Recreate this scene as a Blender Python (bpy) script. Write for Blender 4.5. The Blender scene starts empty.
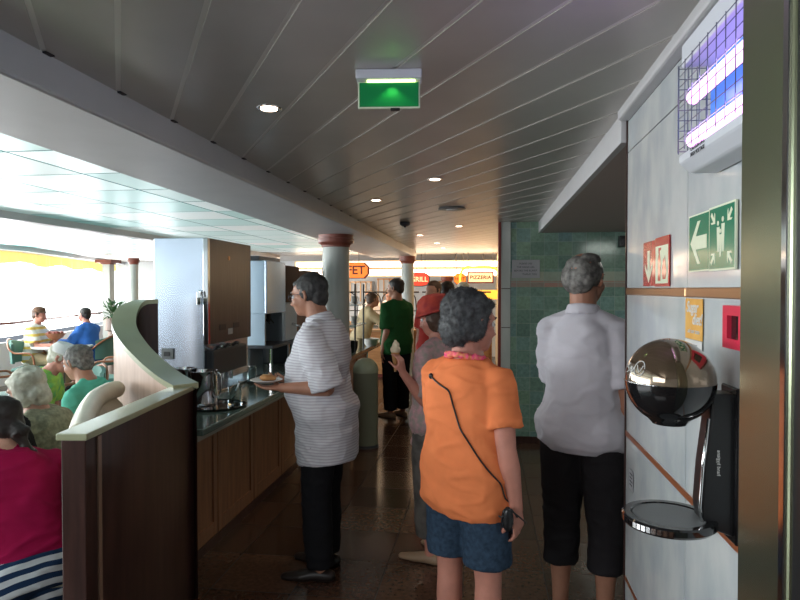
import bpy, bmesh, math, random
from mathutils import Vector, Matrix, noise, Euler
from mathutils.bvhtree import BVHTree
random.seed(7)
SC = bpy.context.scene
COL = bpy.data.collections.new('stage')      # linked to the scene at the very end
PI = math.pi
V = Vector
def R(a): return math.radians(a)

# ------------------------------------------------------------------ camera
F = 620.0
cam = bpy.data.cameras.new('camera'); camo = bpy.data.objects.new('camera', cam); COL.objects.link(camo)
camo.location = (0, 0, 1.62); camo.rotation_euler = (R(90 - 1.017), 0, R(7.99))
cam.sensor_width = 36; cam.lens = F / 800 * 36; cam.clip_start = .05; cam.clip_end = 200
SC.camera = camo
CM = Matrix.LocRotScale(camo.location, camo.rotation_euler, None)
def G(px, py, D):                     # world point seen at a pixel of the photo at depth D (survey helper)
    return CM @ V(((px - 400) / F * D, (300 - py) / F * D, -D))
def GX(px, D):                        # floor position
    p = G(px, 289, D); return V((p.x, p.y, 0))
CZ = 2.32
VS = 1.0

# ------------------------------------------------------------------ materials
def mat(name, col, rough=.5, metal=0, emit=0, ecol=None, alpha=1, trans=0, spec=.5, coat=0, nz=0, nscale=20, bump=0, bscale=60, col2=None, stretch=None, ior=1.45, detail=4):
    m = bpy.data.materials.new(name); m.use_nodes = True
    nt = m.node_tree; b = nt.nodes['Principled BSDF']
    c = (*col, 1)
    b.inputs['Base Color'].default_value = c
    b.inputs['Roughness'].default_value = rough; b.inputs['Metallic'].default_value = metal
    b.inputs['Specular IOR Level'].default_value = spec; b.inputs['IOR'].default_value = ior
    b.inputs['Coat Weight'].default_value = coat; b.inputs['Coat Roughness'].default_value = .08
    b.inputs['Transmission Weight'].default_value = trans; b.inputs['Alpha'].default_value = alpha
    if emit:
        b.inputs['Emission Color'].default_value = (*(ecol or col), 1); b.inputs['Emission Strength'].default_value = emit
    if nz or col2 or bump:
        tc = nt.nodes.new('ShaderNodeTexCoord'); mp = nt.nodes.new('ShaderNodeMapping')
        nt.links.new(tc.outputs['Object'], mp.inputs['Vector'])
        if stretch: mp.inputs['Scale'].default_value = stretch
        if nz or col2:
            n = nt.nodes.new('ShaderNodeTexNoise'); n.inputs['Scale'].default_value = nscale; n.inputs['Detail'].default_value = detail
            nt.links.new(mp.outputs['Vector'], n.inputs['Vector'])
            r = nt.nodes.new('ShaderNodeValToRGB')
            if col2 is None:
                a = tuple(max(0, x * (1 - nz)) for x in col); d = tuple(min(1, x * (1 + nz)) for x in col)
            else: a, d = col, col2
            r.color_ramp.elements[0].position = .35; r.color_ramp.elements[1].position = .65
            r.color_ramp.elements[0].color = (*a, 1); r.color_ramp.elements[1].color = (*d, 1)
            nt.links.new(n.outputs['Fac'], r.inputs['Fac']); nt.links.new(r.outputs['Color'], b.inputs['Base Color'])
        if bump:
            n2 = nt.nodes.new('ShaderNodeTexNoise'); n2.inputs['Scale'].default_value = bscale; n2.inputs['Detail'].default_value = 3
            nt.links.new(mp.outputs['Vector'], n2.inputs['Vector'])
            bp = nt.nodes.new('ShaderNodeBump'); bp.inputs['Strength'].default_value = bump; bp.inputs['Distance'].default_value = .004
            nt.links.new(n2.outputs['Fac'], bp.inputs['Height']); nt.links.new(bp.outputs['Normal'], b.inputs['Normal'])
    return m

def mnode(nt, op, a, b=None, c=None):
    n = nt.nodes.new('ShaderNodeMath'); n.operation = op
    for i, v in enumerate((a, b, c)):
        if v is None: continue
        if isinstance(v, (int, float)): n.inputs[i].default_value = v
        else: nt.links.new(v, n.inputs[i])
    return n.outputs[0]

def tile_mat(name, ax, size, cols, grout, gcol, rough=.25, metal=0, off=(0, 0), spec=.5, emit=0, speck=0, rnd_rough=0, bands=None, coat=0):
    """square tiles on the two world axes ax, every tile its own colour out of cols"""
    m = bpy.data.materials.new(name); m.use_nodes = True; nt = m.node_tree; b = nt.nodes['Principled BSDF']
    g = nt.nodes.new('ShaderNodeNewGeometry'); s = nt.nodes.new('ShaderNodeSeparateXYZ'); nt.links.new(g.outputs['Position'], s.inputs[0])
    us = []
    for i, a in enumerate(ax):
        sz = size[i] if isinstance(size, (tuple, list)) else size
        us.append(mnode(nt, 'DIVIDE', mnode(nt, 'ADD', s.outputs['XYZ'.index(a)], off[i] + 50 * sz), sz))
    fl = [mnode(nt, 'FLOOR', u) for u in us]; fr = [mnode(nt, 'FRACT', u) for u in us]
    cv = nt.nodes.new('ShaderNodeCombineXYZ'); nt.links.new(fl[0], cv.inputs[0]); nt.links.new(fl[1], cv.inputs[1])
    wn = nt.nodes.new('ShaderNodeTexWhiteNoise'); wn.noise_dimensions = '3D'; nt.links.new(cv.outputs[0], wn.inputs['Vector'])
    r = nt.nodes.new('ShaderNodeValToRGB'); r.color_ramp.interpolation = 'LINEAR'
    el = r.color_ramp.elements
    el[0].position = 0; el[0].color = (*cols[0], 1); el[1].position = 1; el[1].color = (*cols[-1], 1)
    for i in range(1, len(cols) - 1):
        e = el.new(i / (len(cols) - 1)); e.color = (*cols[i], 1)
    nt.links.new(wn.outputs['Value'], r.inputs['Fac'])
    colo = r.outputs['Color']
    if speck:
        n = nt.nodes.new('ShaderNodeTexNoise'); n.inputs['Scale'].default_value = 38; n.inputs['Detail'].default_value = 6
        nt.links.new(g.outputs['Position'], n.inputs['Vector'])
        mx = nt.nodes.new('ShaderNodeMix'); mx.data_type = 'RGBA'; mx.blend_type = 'OVERLAY'; mx.inputs[0].default_value = speck
        nt.links.new(colo, mx.inputs[6]); nt.links.new(n.outputs['Fac'], mx.inputs[7]); colo = mx.outputs[2]
    for (z0, z1, c) in (bands or []):
        inz = mnode(nt, 'MULTIPLY', mnode(nt, 'GREATER_THAN', s.outputs[2], z0), mnode(nt, 'LESS_THAN', s.outputs[2], z1))
        f2 = mnode(nt, 'MULTIPLY', inz, mnode(nt, 'MULTIPLY_ADD', wn.outputs['Value'], .5, .45))
        mx = nt.nodes.new('ShaderNodeMix'); mx.data_type = 'RGBA'
        nt.links.new(f2, mx.inputs[0]); nt.links.new(colo, mx.inputs[6]); mx.inputs[7].default_value = (*c, 1); colo = mx.outputs[2]
    gf = []
    for i, f in enumerate(fr):
        sz = size[i] if isinstance(size, (tuple, list)) else size
        gf.append(mnode(nt, 'LESS_THAN', f, grout / sz))
    gm = mnode(nt, 'MAXIMUM', gf[0], gf[1])
    mx = nt.nodes.new('ShaderNodeMix'); mx.data_type = 'RGBA'
    nt.links.new(gm, mx.inputs[0]); nt.links.new(colo, mx.inputs[6]); mx.inputs[7].default_value = (*gcol, 1)
    nt.links.new(mx.outputs[2], b.inputs['Base Color'])
    b.inputs['Metallic'].default_value = metal; b.inputs['Specular IOR Level'].default_value = spec; b.inputs['Coat Weight'].default_value = coat
    rr = mnode(nt, 'MULTIPLY_ADD', gm, .5, rough)
    if rnd_rough: rr = mnode(nt, 'ADD', rr, mnode(nt, 'MULTIPLY', wn.outputs['Value'], rnd_rough))
    nt.links.new(rr, b.inputs['Roughness'])
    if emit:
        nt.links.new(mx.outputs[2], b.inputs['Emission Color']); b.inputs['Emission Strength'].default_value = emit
    bp = nt.nodes.new('ShaderNodeBump'); bp.inputs['Strength'].default_value = .4; bp.inputs['Distance'].default_value = .003; bp.invert = True
    nt.links.new(gm, bp.inputs['Height']); nt.links.new(bp.outputs['Normal'], b.inputs['Normal'])
    return m

def stripe_mat(name, c1, c2, period, frac=.5, axis=2, rough=.85, distort=0, rot=0):
    m = bpy.data.materials.new(name); m.use_nodes = True; nt = m.node_tree; b = nt.nodes['Principled BSDF']
    tc = nt.nodes.new('ShaderNodeTexCoord'); mp = nt.nodes.new('ShaderNodeMapping'); mp.inputs['Rotation'].default_value = (rot, 0, 0)
    nt.links.new(tc.outputs['Object'], mp.inputs[0]); s = nt.nodes.new('ShaderNodeSeparateXYZ'); nt.links.new(mp.outputs[0], s.inputs[0])
    z = s.outputs[axis]
    if distort:
        n = nt.nodes.new('ShaderNodeTexNoise'); n.inputs['Scale'].default_value = 5; nt.links.new(tc.outputs['Object'], n.inputs['Vector'])
        z = mnode(nt, 'ADD', z, mnode(nt, 'MULTIPLY', n.outputs['Fac'], distort))
    f = mnode(nt, 'FRACT', mnode(nt, 'DIVIDE', mnode(nt, 'ADD', z, 10), period))
    k = mnode(nt, 'LESS_THAN', f, frac)
    mx = nt.nodes.new('ShaderNodeMix'); mx.data_type = 'RGBA'; nt.links.new(k, mx.inputs[0])
    mx.inputs[6].default_value = (*c1, 1); mx.inputs[7].default_value = (*c2, 1)
    nt.links.new(mx.outputs[2], b.inputs['Base Color']); b.inputs['Roughness'].default_value = rough
    b.inputs['Specular IOR Level'].default_value = .2
    return m

M = {}
M['plank'] = mat('plank_paint', (.50, .475, .44), .33, .35, spec=.5, nz=.05, nscale=3)
M['gap'] = mat('plank_gap', (.74, .72, .68), .35, .3)
M['white'] = mat('white_paint', (.56, .56, .57), .45, nz=.03, nscale=4)
M['soffit'] = mat('soffit_paint', (.42, .33, .30), .5)
M['dark_gap'] = mat('dark_gap', (.03, .03, .03), .6)
M['marble'] = mat('grey_marble', (.44, .48, .50), .12, nz=0, nscale=3.0, col2=(.58, .60, .595), stretch=(1, 2.6, 1.5), spec=.5, detail=9, coat=.3)
M['bronze'] = mat('bronze_strip', (.50, .28, .14), .28, .8)
M['redbronze'] = mat('copper_strip', (.42, .14, .06), .35, .5)
M['steel'] = mat('brushed_steel', (.62, .64, .66), .27, 1, nz=.06, nscale=3, stretch=(1, 1, 30), bump=.05, bscale=40)
M['steel_side'] = mat('satin_steel', (.58, .65, .76), .27, 1, nz=.04, nscale=5)
M['bluesteel'] = mat('pale_blue_steel', (.50, .60, .66), .38, .85)
M['postmetal'] = mat('door_post_metal', (.30, .33, .22), .26, .95, nz=.12, nscale=2.5, stretch=(1, 1, .6))
M['chrome'] = mat('chrome', (.75, .75, .76), .1, 1)
M['steel_front'] = mat('dark_brushed_steel', (.15, .145, .15), .34, .9, nz=.10, nscale=3, stretch=(30, 30, 1))
M['black'] = mat('black_plastic', (.012, .012, .013), .3)
M['blackgloss'] = mat('black_gloss', (.008, .008, .009), .06, coat=.6)
M['darkgrey'] = mat('dark_grey_plastic', (.05, .05, .055), .4)
M['greyplastic'] = mat('grey_plastic', (.22, .23, .24), .45)
M['smoke'] = mat('smoked_dome', (.20, .14, .09), .06, .75, coat=.8)
M['wood_dark'] = mat('dark_wood', (.028, .012, .010), .3, nz=0, nscale=6, col2=(.055, .024, .019), stretch=(5, 5, .5), coat=.2)
M['wood_cap'] = mat('green_cap', (.33, .34, .21), .28, coat=.4, nz=.06, nscale=5)
M['wood_capd'] = mat('wood_cap_edge', (.22, .13, .09), .3, coat=.4)
M['wood_pink'] = mat('veneer', (.50, .33, .25), .35, nz=0, nscale=5, col2=(.62, .44, .35), stretch=(4, 4, .6))
M['wood_counter'] = mat('counter_wood', (.16, .07, .035), .32, nscale=6, col2=(.24, .11, .055), stretch=(4, 4, .5), coat=.2)
M['wood_orange'] = mat('servery_wood', (.42, .17, .06), .4, nscale=6, col2=(.52, .24, .09), stretch=(.6, 5, 5))
M['granite'] = mat('green_granite', (.10, .15, .13), .14, nscale=90, col2=(.17, .23, .20), coat=.3, detail=6)
M['granite_edge'] = mat('counter_edge', (.30, .30, .25), .3)
M['capital'] = mat('terracotta', (.22, .065, .045), .4, nz=.15, nscale=8)
M['column'] = mat('column_stone', (.50, .52, .49), .35, nscale=5, col2=(.40, .43, .40), stretch=(1, 1, .4))
M['bin'] = mat('bin_olive', (.16, .16, .11), .4)
M['bindome'] = mat('bin_dome', (.26, .27, .18), .4)
M['cream'] = mat('cream_vinyl', (.62, .58, .44), .4, nz=.05, nscale=6)
M['chairgreen'] = mat('green_upholstery', (.09, .20, .17), .7)
M['chairwood'] = mat('chair_wood', (.30, .12, .06), .4)
M['valance'] = mat('yellow_curtain', (.80, .62, .18), .8, emit=1.0, ecol=(.95, .74, .25))  # cloth given its own glow, as if backlit by the window
M['wallwhite'] = mat('pale_wall', (.62, .65, .68), .5)
M['wallwarm'] = mat('warm_wall', (.66, .50, .30), .5)
M['paper'] = mat('paper', (.62, .62, .60), .6)
M['plaque'] = mat('plaque_grey', (.36, .36, .38), .35)
M['ink'] = mat('ink', (.03, .03, .035), .6)
M['signgreen'] = mat('sign_green', (.01, .20, .11), .25, coat=.3)
M['signpale'] = mat('sign_pale', (.68, .74, .56), .35)
M['signred'] = mat('sign_red', (.42, .02, .02), .25, coat=.4)
M['posteror'] = mat('poster_orange', (.66, .33, .06), .5, nscale=14, col2=(.74, .42, .10))
M['callred'] = mat('call_point_red', (.62, .02, .06), .35)
M['exitgreen'] = mat('exit_green', (.0, .13, .035), .35, emit=.12, ecol=(.0, .45, .12))
M['lampwarm'] = mat('lamp_warm', (1, .8, .6), .5, emit=9, ecol=(1, .74, .55))
M['lampstrip'] = mat('strip_light', (1, 1, 1), .5, emit=5, ecol=(1, .84, .66))
M['exitlamp'] = mat('exit_lamp', (1, 1, .6), .5, emit=5, ecol=(.75, 1, .35))
M['uvtube'] = mat('uv_tube', (1, .8, 1), .5, emit=2.4, ecol=(1, .45, .98))
M['reflglow'] = mat('reflector_blue_glow', (.10, .22, .60), .25, .4, emit=.7, ecol=(.08, .28, .95))  # blue glow put into the reflector in place of the tubes' light
M['lampwhite'] = mat('lamp_housing', (.60, .63, .68), .35)
M['wire'] = mat('grey_wire', (.12, .13, .16), .35, .8)
M['teal_edge'] = mat('teal_glass_edge', (.02, .16, .14), .15, .2)
M['glass'] = mat('clear_glass', (.85, .95, .95), .03, trans=1, ior=1.3)
M['glassblue'] = mat('blue_glass', (.35, .60, .66), .1, alpha=.45)
M['neon'] = mat('neon_yellow', (1, .6, .1), .5, emit=1.1, ecol=(1, .50, .05))
M['neonred'] = mat('neon_red', (.6, .05, .03), .5, emit=.55, ecol=(1, .10, .05))
M['neonorange'] = mat('neon_orange', (.8, .2, .03), .5, emit=.8, ecol=(1, .25, .03))
M['signcream'] = mat('sign_cream_lit', (1, .85, .5), .5, emit=.6, ecol=(1, .75, .4))
M['dkred'] = mat('dark_red', (.20, .03, .02), .4)
# people
M['skin'] = mat('skin_fair', (.50, .27, .19), .5, nz=.10, nscale=14, bump=.15, bscale=120)
M['skintan'] = mat('skin_tanned', (.40, .19, .12), .5, nz=.10, nscale=14, bump=.15, bscale=120)
M['skinred'] = mat('skin_sunburnt', (.52, .22, .16), .5, nz=.10, nscale=14)
M['orange'] = mat('orange_cotton', (.78, .22, .08), .85, spec=.15, nz=.05, nscale=10, bump=.15, bscale=300)
M['denim'] = mat('navy_denim', (.030, .052, .085), .85, spec=.15, nz=.25, nscale=60, bump=.2, bscale=200)
M['polo'] = mat('grey_polo', (.60, .58, .63), .85, spec=.15, nz=.03, nscale=12, bump=.2, bscale=300)
M['blackcloth'] = mat('black_cloth', (.012, .012, .014), .85, spec=.15)
M['charcoal'] = mat('charcoal_cloth', (.022, .020, .022), .85, spec=.15)
M['shoe'] = mat('dark_leather', (.02, .014, .012), .4)
M['shoetan'] = mat('tan_leather', (.32, .21, .13), .5)
M['stripe'] = stripe_mat('striped_shirt', (.66, .66, .69), (.49, .46, .52), .0155, .38, 2, distort=.02)
M['greencloth'] = mat('green_cloth', (.02, .10, .03), .85, spec=.15)
M['magenta'] = mat('magenta_cloth', (.30, .006, .055), .85, spec=.15, nz=.08, nscale=10)
M['fleece'] = mat('olive_fleece', (.30, .30, .21), .95, spec=.1, nz=.25, nscale=40, bump=.8, bscale=90)
M['teal'] = mat('teal_cloth', (.10, .42, .30), .85, spec=.15)
M['lime'] = mat('lime_cloth', (.42, .62, .08), .85, spec=.15, nscale=14, col2=(.15, .42, .12))
M['bluecloth'] = mat('blue_cloth', (.03, .13, .45), .85)
M['yellowstripe'] = stripe_mat('yellow_striped', (.75, .72, .65), (.75, .50, .12), .10, .4, 2)
M['navystripe'] = stripe_mat('navy_white_stripe', (.62, .66, .68), (.012, .035, .09), .042, .5, 2, distort=.03, rot=.5)
M['floral'] = mat('floral_cloth', (.30, .27, .24), .85, nscale=30, col2=(.55, .30, .32), detail=5)
M['greyskirt'] = mat('grey_skirt', (.10, .09, .08), .85, nz=.3, nscale=16)
M['beige'] = mat('beige_cloth', (.50, .38, .22), .85)
M['redcloth'] = mat('red_cloth', (.50, .03, .02), .85)
M['whitecloth'] = mat('white_cloth', (.70, .68, .66), .85)
M['tealcloth'] = mat('teal_trouser', (.05, .22, .28), .85)
M['browncloth'] = mat('brown_cloth', (.12, .06, .035), .85)
M['redhat'] = mat('red_hat_cloth', (.42, .05, .03), .85, nscale=30, col2=(.30, .03, .03))
M['lei'] = mat('pink_flower', (.85, .06, .22), .8, nscale=60, col2=(.85, .30, .12))
M['hairgrey'] = mat('hair_grey', (.095, .10, .105), .6, nscale=45, col2=(.030, .030, .033))
M['hairsalt'] = mat('hair_salt_pepper', (.23, .22, .20), .6, nscale=40, col2=(.08, .075, .07))
M['hairwhite'] = mat('hair_white', (.74, .73, .62), .6, nscale=30, col2=(.52, .50, .40))
M['hairdark'] = mat('hair_dark', (.022, .016, .014), .5)
M['hairbrown'] = mat('hair_brown', (.07, .035, .02), .5)
M['hairgreyd'] = mat('hair_dark_grey', (.075, .072, .07), .6, nscale=30, col2=(.03, .03, .03))
M['eye'] = mat('eye_white', (.6, .6, .6), .2)
M['cone'] = mat('wafer', (.45, .22, .08), .7)
M['ice'] = mat('ice_cream', (.72, .60, .42), .5, bump=.6, bscale=60)
M['leaf'] = mat('leaf', (.06, .13, .05), .5, nz=.4, nscale=20)
M['terracotta_pot'] = mat('pot', (.4, .3, .25), .6)
M['outside'] = mat('bright_outside', (1, 1, 1), .9, emit=5, ecol=(.93, .98, 1))
M['floor'] = tile_mat('floor_tiles', 'XY', .45, [(.030, .016, .011), (.075, .036, .022), (.050, .026, .018), (.095, .05, .03)], .006, (.012, .010, .009), rough=.13, off=(.13, 0), speck=.8, rnd_rough=.06, spec=.35)
M['walltile'] = tile_mat('green_wall_tiles', 'XZ', .142, [(.12, .20, .165), (.19, .30, .24), (.15, .25, .24), (.21, .32, .22), (.13, .22, .18)], .004, (.26, .33, .28), rough=.16, off=(-.02, .02), speck=.45, bands=[(1.640, 1.704, (.42, .22, .18)), (1.704, 1.80, (.36, .37, .29))])
M['ceiltile'] = tile_mat('mirror_ceiling_tiles', 'XY', (.62, .62), [(.62, .76, .76), (.22, .48, .46), (.72, .80, .80), (.38, .60, .58)], .018, (.05, .20, .20), rough=.30, off=(0, .2), metal=.3, rnd_rough=.1, emit=.32)  # tiles given their own glow, standing in for strong window light

# ------------------------------------------------------------------ object helpers
MW = {}
def root(name, label, cat, loc=(0, 0, 0), rz=0, group=None):
    o = bpy.data.objects.new(name, None); COL.objects.link(o); o.empty_display_size = .1
    o.location = loc; o.rotation_euler = (0, 0, rz)
    o['label'] = label; o['category'] = cat
    if group: o['group'] = group
    MW[o.name] = Matrix.LocRotScale(V(loc), Euler((0, 0, rz)), None)
    return o
def finish(me, m):
    for x in (m if isinstance(m, (list, tuple)) else [m]): me.materials.append(x)
def part(name, bm, m, parent=None, smooth=False, bevel=0, world=True, label=None, weld=True):
    """world=True: the bmesh is in world coordinates; it is brought into the parent's frame"""
    me = bpy.data.meshes.new(name)
    if isinstance(bm, bmesh.types.BMesh):
        bmesh.ops.recalc_face_normals(bm, faces=bm.faces)
        bm.to_mesh(me); bm.free()
    else:
        me = bm
    o = bpy.data.objects.new(name, me); COL.objects.link(o)
    if parent is not None:
        PM = MW.get(parent.name, Matrix())
        if world: me.transform(PM.inverted())
        o.parent = parent; MW[o.name] = PM        # child sits at its parent's origin
    else: MW[o.name] = Matrix()
    finish(me, m)
    if smooth:
        for p in me.polygons: p.use_smooth = True
    if smooth == 'auto':
        for p in me.polygons: p.use_smooth = True
        e = o.modifiers.new('split', 'EDGE_SPLIT'); e.split_angle = R(38)
    if bevel:
        b = o.modifiers.new('bevel', 'BEVEL'); b.width = bevel; b.segments = 2; b.limit_method = 'ANGLE'; b.angle_limit = R(40)
    if label: o['label'] = label
    return o
def struct(name, bm, m, **k):
    o = part(name, bm, m, **k); o['kind'] = 'structure'; return o
def single(name, bm, m, label, cat, group=None, kind=None, **k):
    o = part(name, bm, m, **k); o['label'] = label; o['category'] = cat
    if group: o['group'] = group
    if kind: o['kind'] = kind
    return o
def B(): return bmesh.new()
def box(bm, x0, x1, y0, y1, z0, z1, mi=0, mtx=None):
    vs = [V((x, y, z)) for x in (x0, x1) for y in (y0, y1) for z in (z0, z1)]
    if mtx: vs = [mtx @ v for v in vs]
    v = [bm.verts.new(p) for p in vs]
    for f in ((0, 1, 3, 2), (4, 6, 7, 5), (0, 4, 5, 1), (2, 3, 7, 6), (0, 2, 6, 4), (1, 5, 7, 3)):
        fc = bm.faces.new([v[i] for i in f]); fc.material_index = mi
    return bm
def prism(bm, pts, z0, z1, mi=0, mtx=None):
    lo = [V((p[0], p[1], z0)) for p in pts]; hi = [V((p[0], p[1], z1)) for p in pts]
    if mtx: lo = [mtx @ v for v in lo]; hi = [mtx @ v for v in hi]
    a = [bm.verts.new(p) for p in lo]; b = [bm.verts.new(p) for p in hi]
    n = len(pts)
    f = [bm.faces.new(a[::-1]), bm.faces.new(b)]
    for i in range(n): f.append(bm.faces.new((a[i], a[(i + 1) % n], b[(i + 1) % n], b[i])))
    for x in f: x.material_index = mi
    return bm
def frame_of(d, up=V((0, 0, 1))):
    d = d.normalized()
    if abs(d.dot(up)) > .98: up = V((0, 1, 0))
    x = d.cross(up).normalized(); y = x.cross(d).normalized()
    return x, y
def tube(bm, pts, rad, seg=12, cap=True, side=None, caps_round=False, mi=0):
    pts = [V(p) for p in pts]; n = len(pts)
    if not isinstance(rad, (list, tuple)): rad = [rad] * n
    rings = []
    for i, p in enumerate(pts):
        d = (pts[min(i + 1, n - 1)] - pts[max(i - 1, 0)])
        if side is not None:
            dn = d.normalized(); x = (side - dn * side.dot(dn)).normalized(); y = x.cross(dn).normalized()
        else: x, y = frame_of(d)
        r = rad[i]; rx, ry = (r if isinstance(r, (tuple, list)) else (r, r))
        rings.append([bm.verts.new(p + x * math.cos(a) * rx + y * math.sin(a) * ry) for a in [2 * PI * k / seg for k in range(seg)]])
    for i in range(n - 1):
        for k in range(seg):
            f = bm.faces.new((rings[i][k], rings[i][(k + 1) % seg], rings[i + 1][(k + 1) % seg], rings[i + 1][k])); f.material_index = mi
    if cap:
        f = bm.faces.new(rings[0][::-1]); f.material_index = mi; f = bm.faces.new(rings[-1]); f.material_index = mi
    if caps_round:
        for i in (0, -1):
            r = rad[i]; rr = r if isinstance(r, (int, float)) else min(r)
            ball(bm, pts[i], (rr, rr, rr), 10, 7)
    return bm
def ball(bm, c, r, u=14, v=10, rot=None, mi=0):
    c = V(c); r = r if isinstance(r, (tuple, list)) else (r, r, r)
    rot = rot or Matrix.Identity(3)
    top = bm.verts.new(c + rot @ V((0, 0, r[2]))); bot = bm.verts.new(c + rot @ V((0, 0, -r[2])))
    rs = []
    for j in range(1, v):
        t = PI * j / v
        rs.append([bm.verts.new(c + rot @ V((r[0] * math.sin(t) * math.cos(2 * PI * k / u), r[1] * math.sin(t) * math.sin(2 * PI * k / u), r[2] * math.cos(t)))) for k in range(u)])
    fs = []
    for k in range(u):
        fs.append(bm.faces.new((top, rs[0][k], rs[0][(k + 1) % u])))
        for j in range(len(rs) - 1): fs.append(bm.faces.new((rs[j][k], rs[j + 1][k], rs[j + 1][(k + 1) % u], rs[j][(k + 1) % u])))
        fs.append(bm.faces.new((bot, rs[-1][(k + 1) % u], rs[-1][k])))
    for f in fs: f.material_index = mi
    return bm
def lathe(bm, prof, c=(0, 0, 0), seg=28, mi=0, mtx=None):
    c = V(c); rs = []
    for (r, z) in prof:
        ring = []
        for k in range(seg):
            p = V((max(r, 1e-4) * math.cos(2 * PI * k / seg), max(r, 1e-4) * math.sin(2 * PI * k / seg), z))
            if mtx: p = mtx @ p
            ring.append(bm.verts.new(c + p))
        rs.append(ring)
    fs = [bm.faces.new(rs[0][::-1]), bm.faces.new(rs[-1])]
    for i in range(len(rs) - 1):
        for k in range(seg): fs.append(bm.faces.new((rs[i][k], rs[i][(k + 1) % seg], rs[i + 1][(k + 1) % seg], rs[i + 1][k])))
    for f in fs: f.material_index = mi
    return bm
def loft(bm, rings, seg=24, ex=2.3):
    """rings: (centre, xaxis, yaxis, rx, ry)"""
    rs = []
    for (c, ax, ay, rx, ry) in rings:
        ring = []
        for k in range(seg):
            a = 2 * PI * k / seg; ca, sa = math.cos(a), math.sin(a)
            x = math.copysign(abs(ca) ** (2 / ex), ca) * rx; y = math.copysign(abs(sa) ** (2 / ex), sa) * ry
            ring.append(bm.verts.new(c + ax * x + ay * y))
        rs.append(ring)
    bm.faces.new(rs[0][::-1]); bm.faces.new(rs[-1])
    for i in range(len(rs) - 1):
        for k in range(seg): bm.faces.new((rs[i][k], rs[i][(k + 1) % seg], rs[i + 1][(k + 1) % seg], rs[i + 1][k]))
    return bm
TMP = SC
def text_bm(s, size, mtx, ext=.001, bold=False, align='CENTER', shear=0):
    cu = bpy.data.curves.new('t', 'FONT'); cu.body = s; cu.size = size; cu.extrude = ext; cu.align_x = align; cu.align_y = 'CENTER'; cu.shear = shear
    if bold: cu.offset = size * .02
    o = bpy.data.objects.new('t', cu); TMP.collection.objects.link(o)
    dg = bpy.context.evaluated_depsgraph_get(); dg.update(); me = bpy.data.meshes.new_from_object(o.evaluated_get(dg))
    me.transform(mtx); bpy.data.objects.remove(o); bpy.data.curves.remove(cu)
    bm = bmesh.new(); bm.from_mesh(me); bpy.data.meshes.remove(me)
    return bm
def remesh(bm, voxel, smooth=4, disp=None):
    bmesh.ops.recalc_face_normals(bm, faces=bm.faces)
    me = bpy.data.meshes.new('r'); bm.to_mesh(me); bm.free()
    o = bpy.data.objects.new('r', me); TMP.collection.objects.link(o)
    r = o.modifiers.new('r', 'REMESH'); r.mode = 'VOXEL'; r.voxel_size = voxel * VS
    if smooth:
        s = o.modifiers.new('s', 'SMOOTH'); s.factor = .5; s.iterations = smooth
    dg = bpy.context.evaluated_depsgraph_get(); dg.update(); out = bpy.data.meshes.new_from_object(o.evaluated_get(dg))
    bpy.data.objects.remove(o); bpy.data.meshes.remove(me)
    if disp:
        for v in out.vertices:
            v.co = v.co + v.normal * disp(v.co)
    for p in out.polygons: p.use_smooth = True
    return out
def wrinkle(amp, fx=6, fz=9, seed=0):
    def f(co):
        q = V((co.x * fx + seed, co.y * fx, co.z * fz))
        a = noise.noise(q); b = noise.noise(V((co.x * 3 + co.z * 14 + seed, co.y * 14, co.z * 8 - co.x * 5)))
        ridge = 1 - abs(b) * 3.2
        return amp * 1.25 * max(-.25, a * 1.0 + max(0, ridge) * .75 - .15)
    return f

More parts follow.
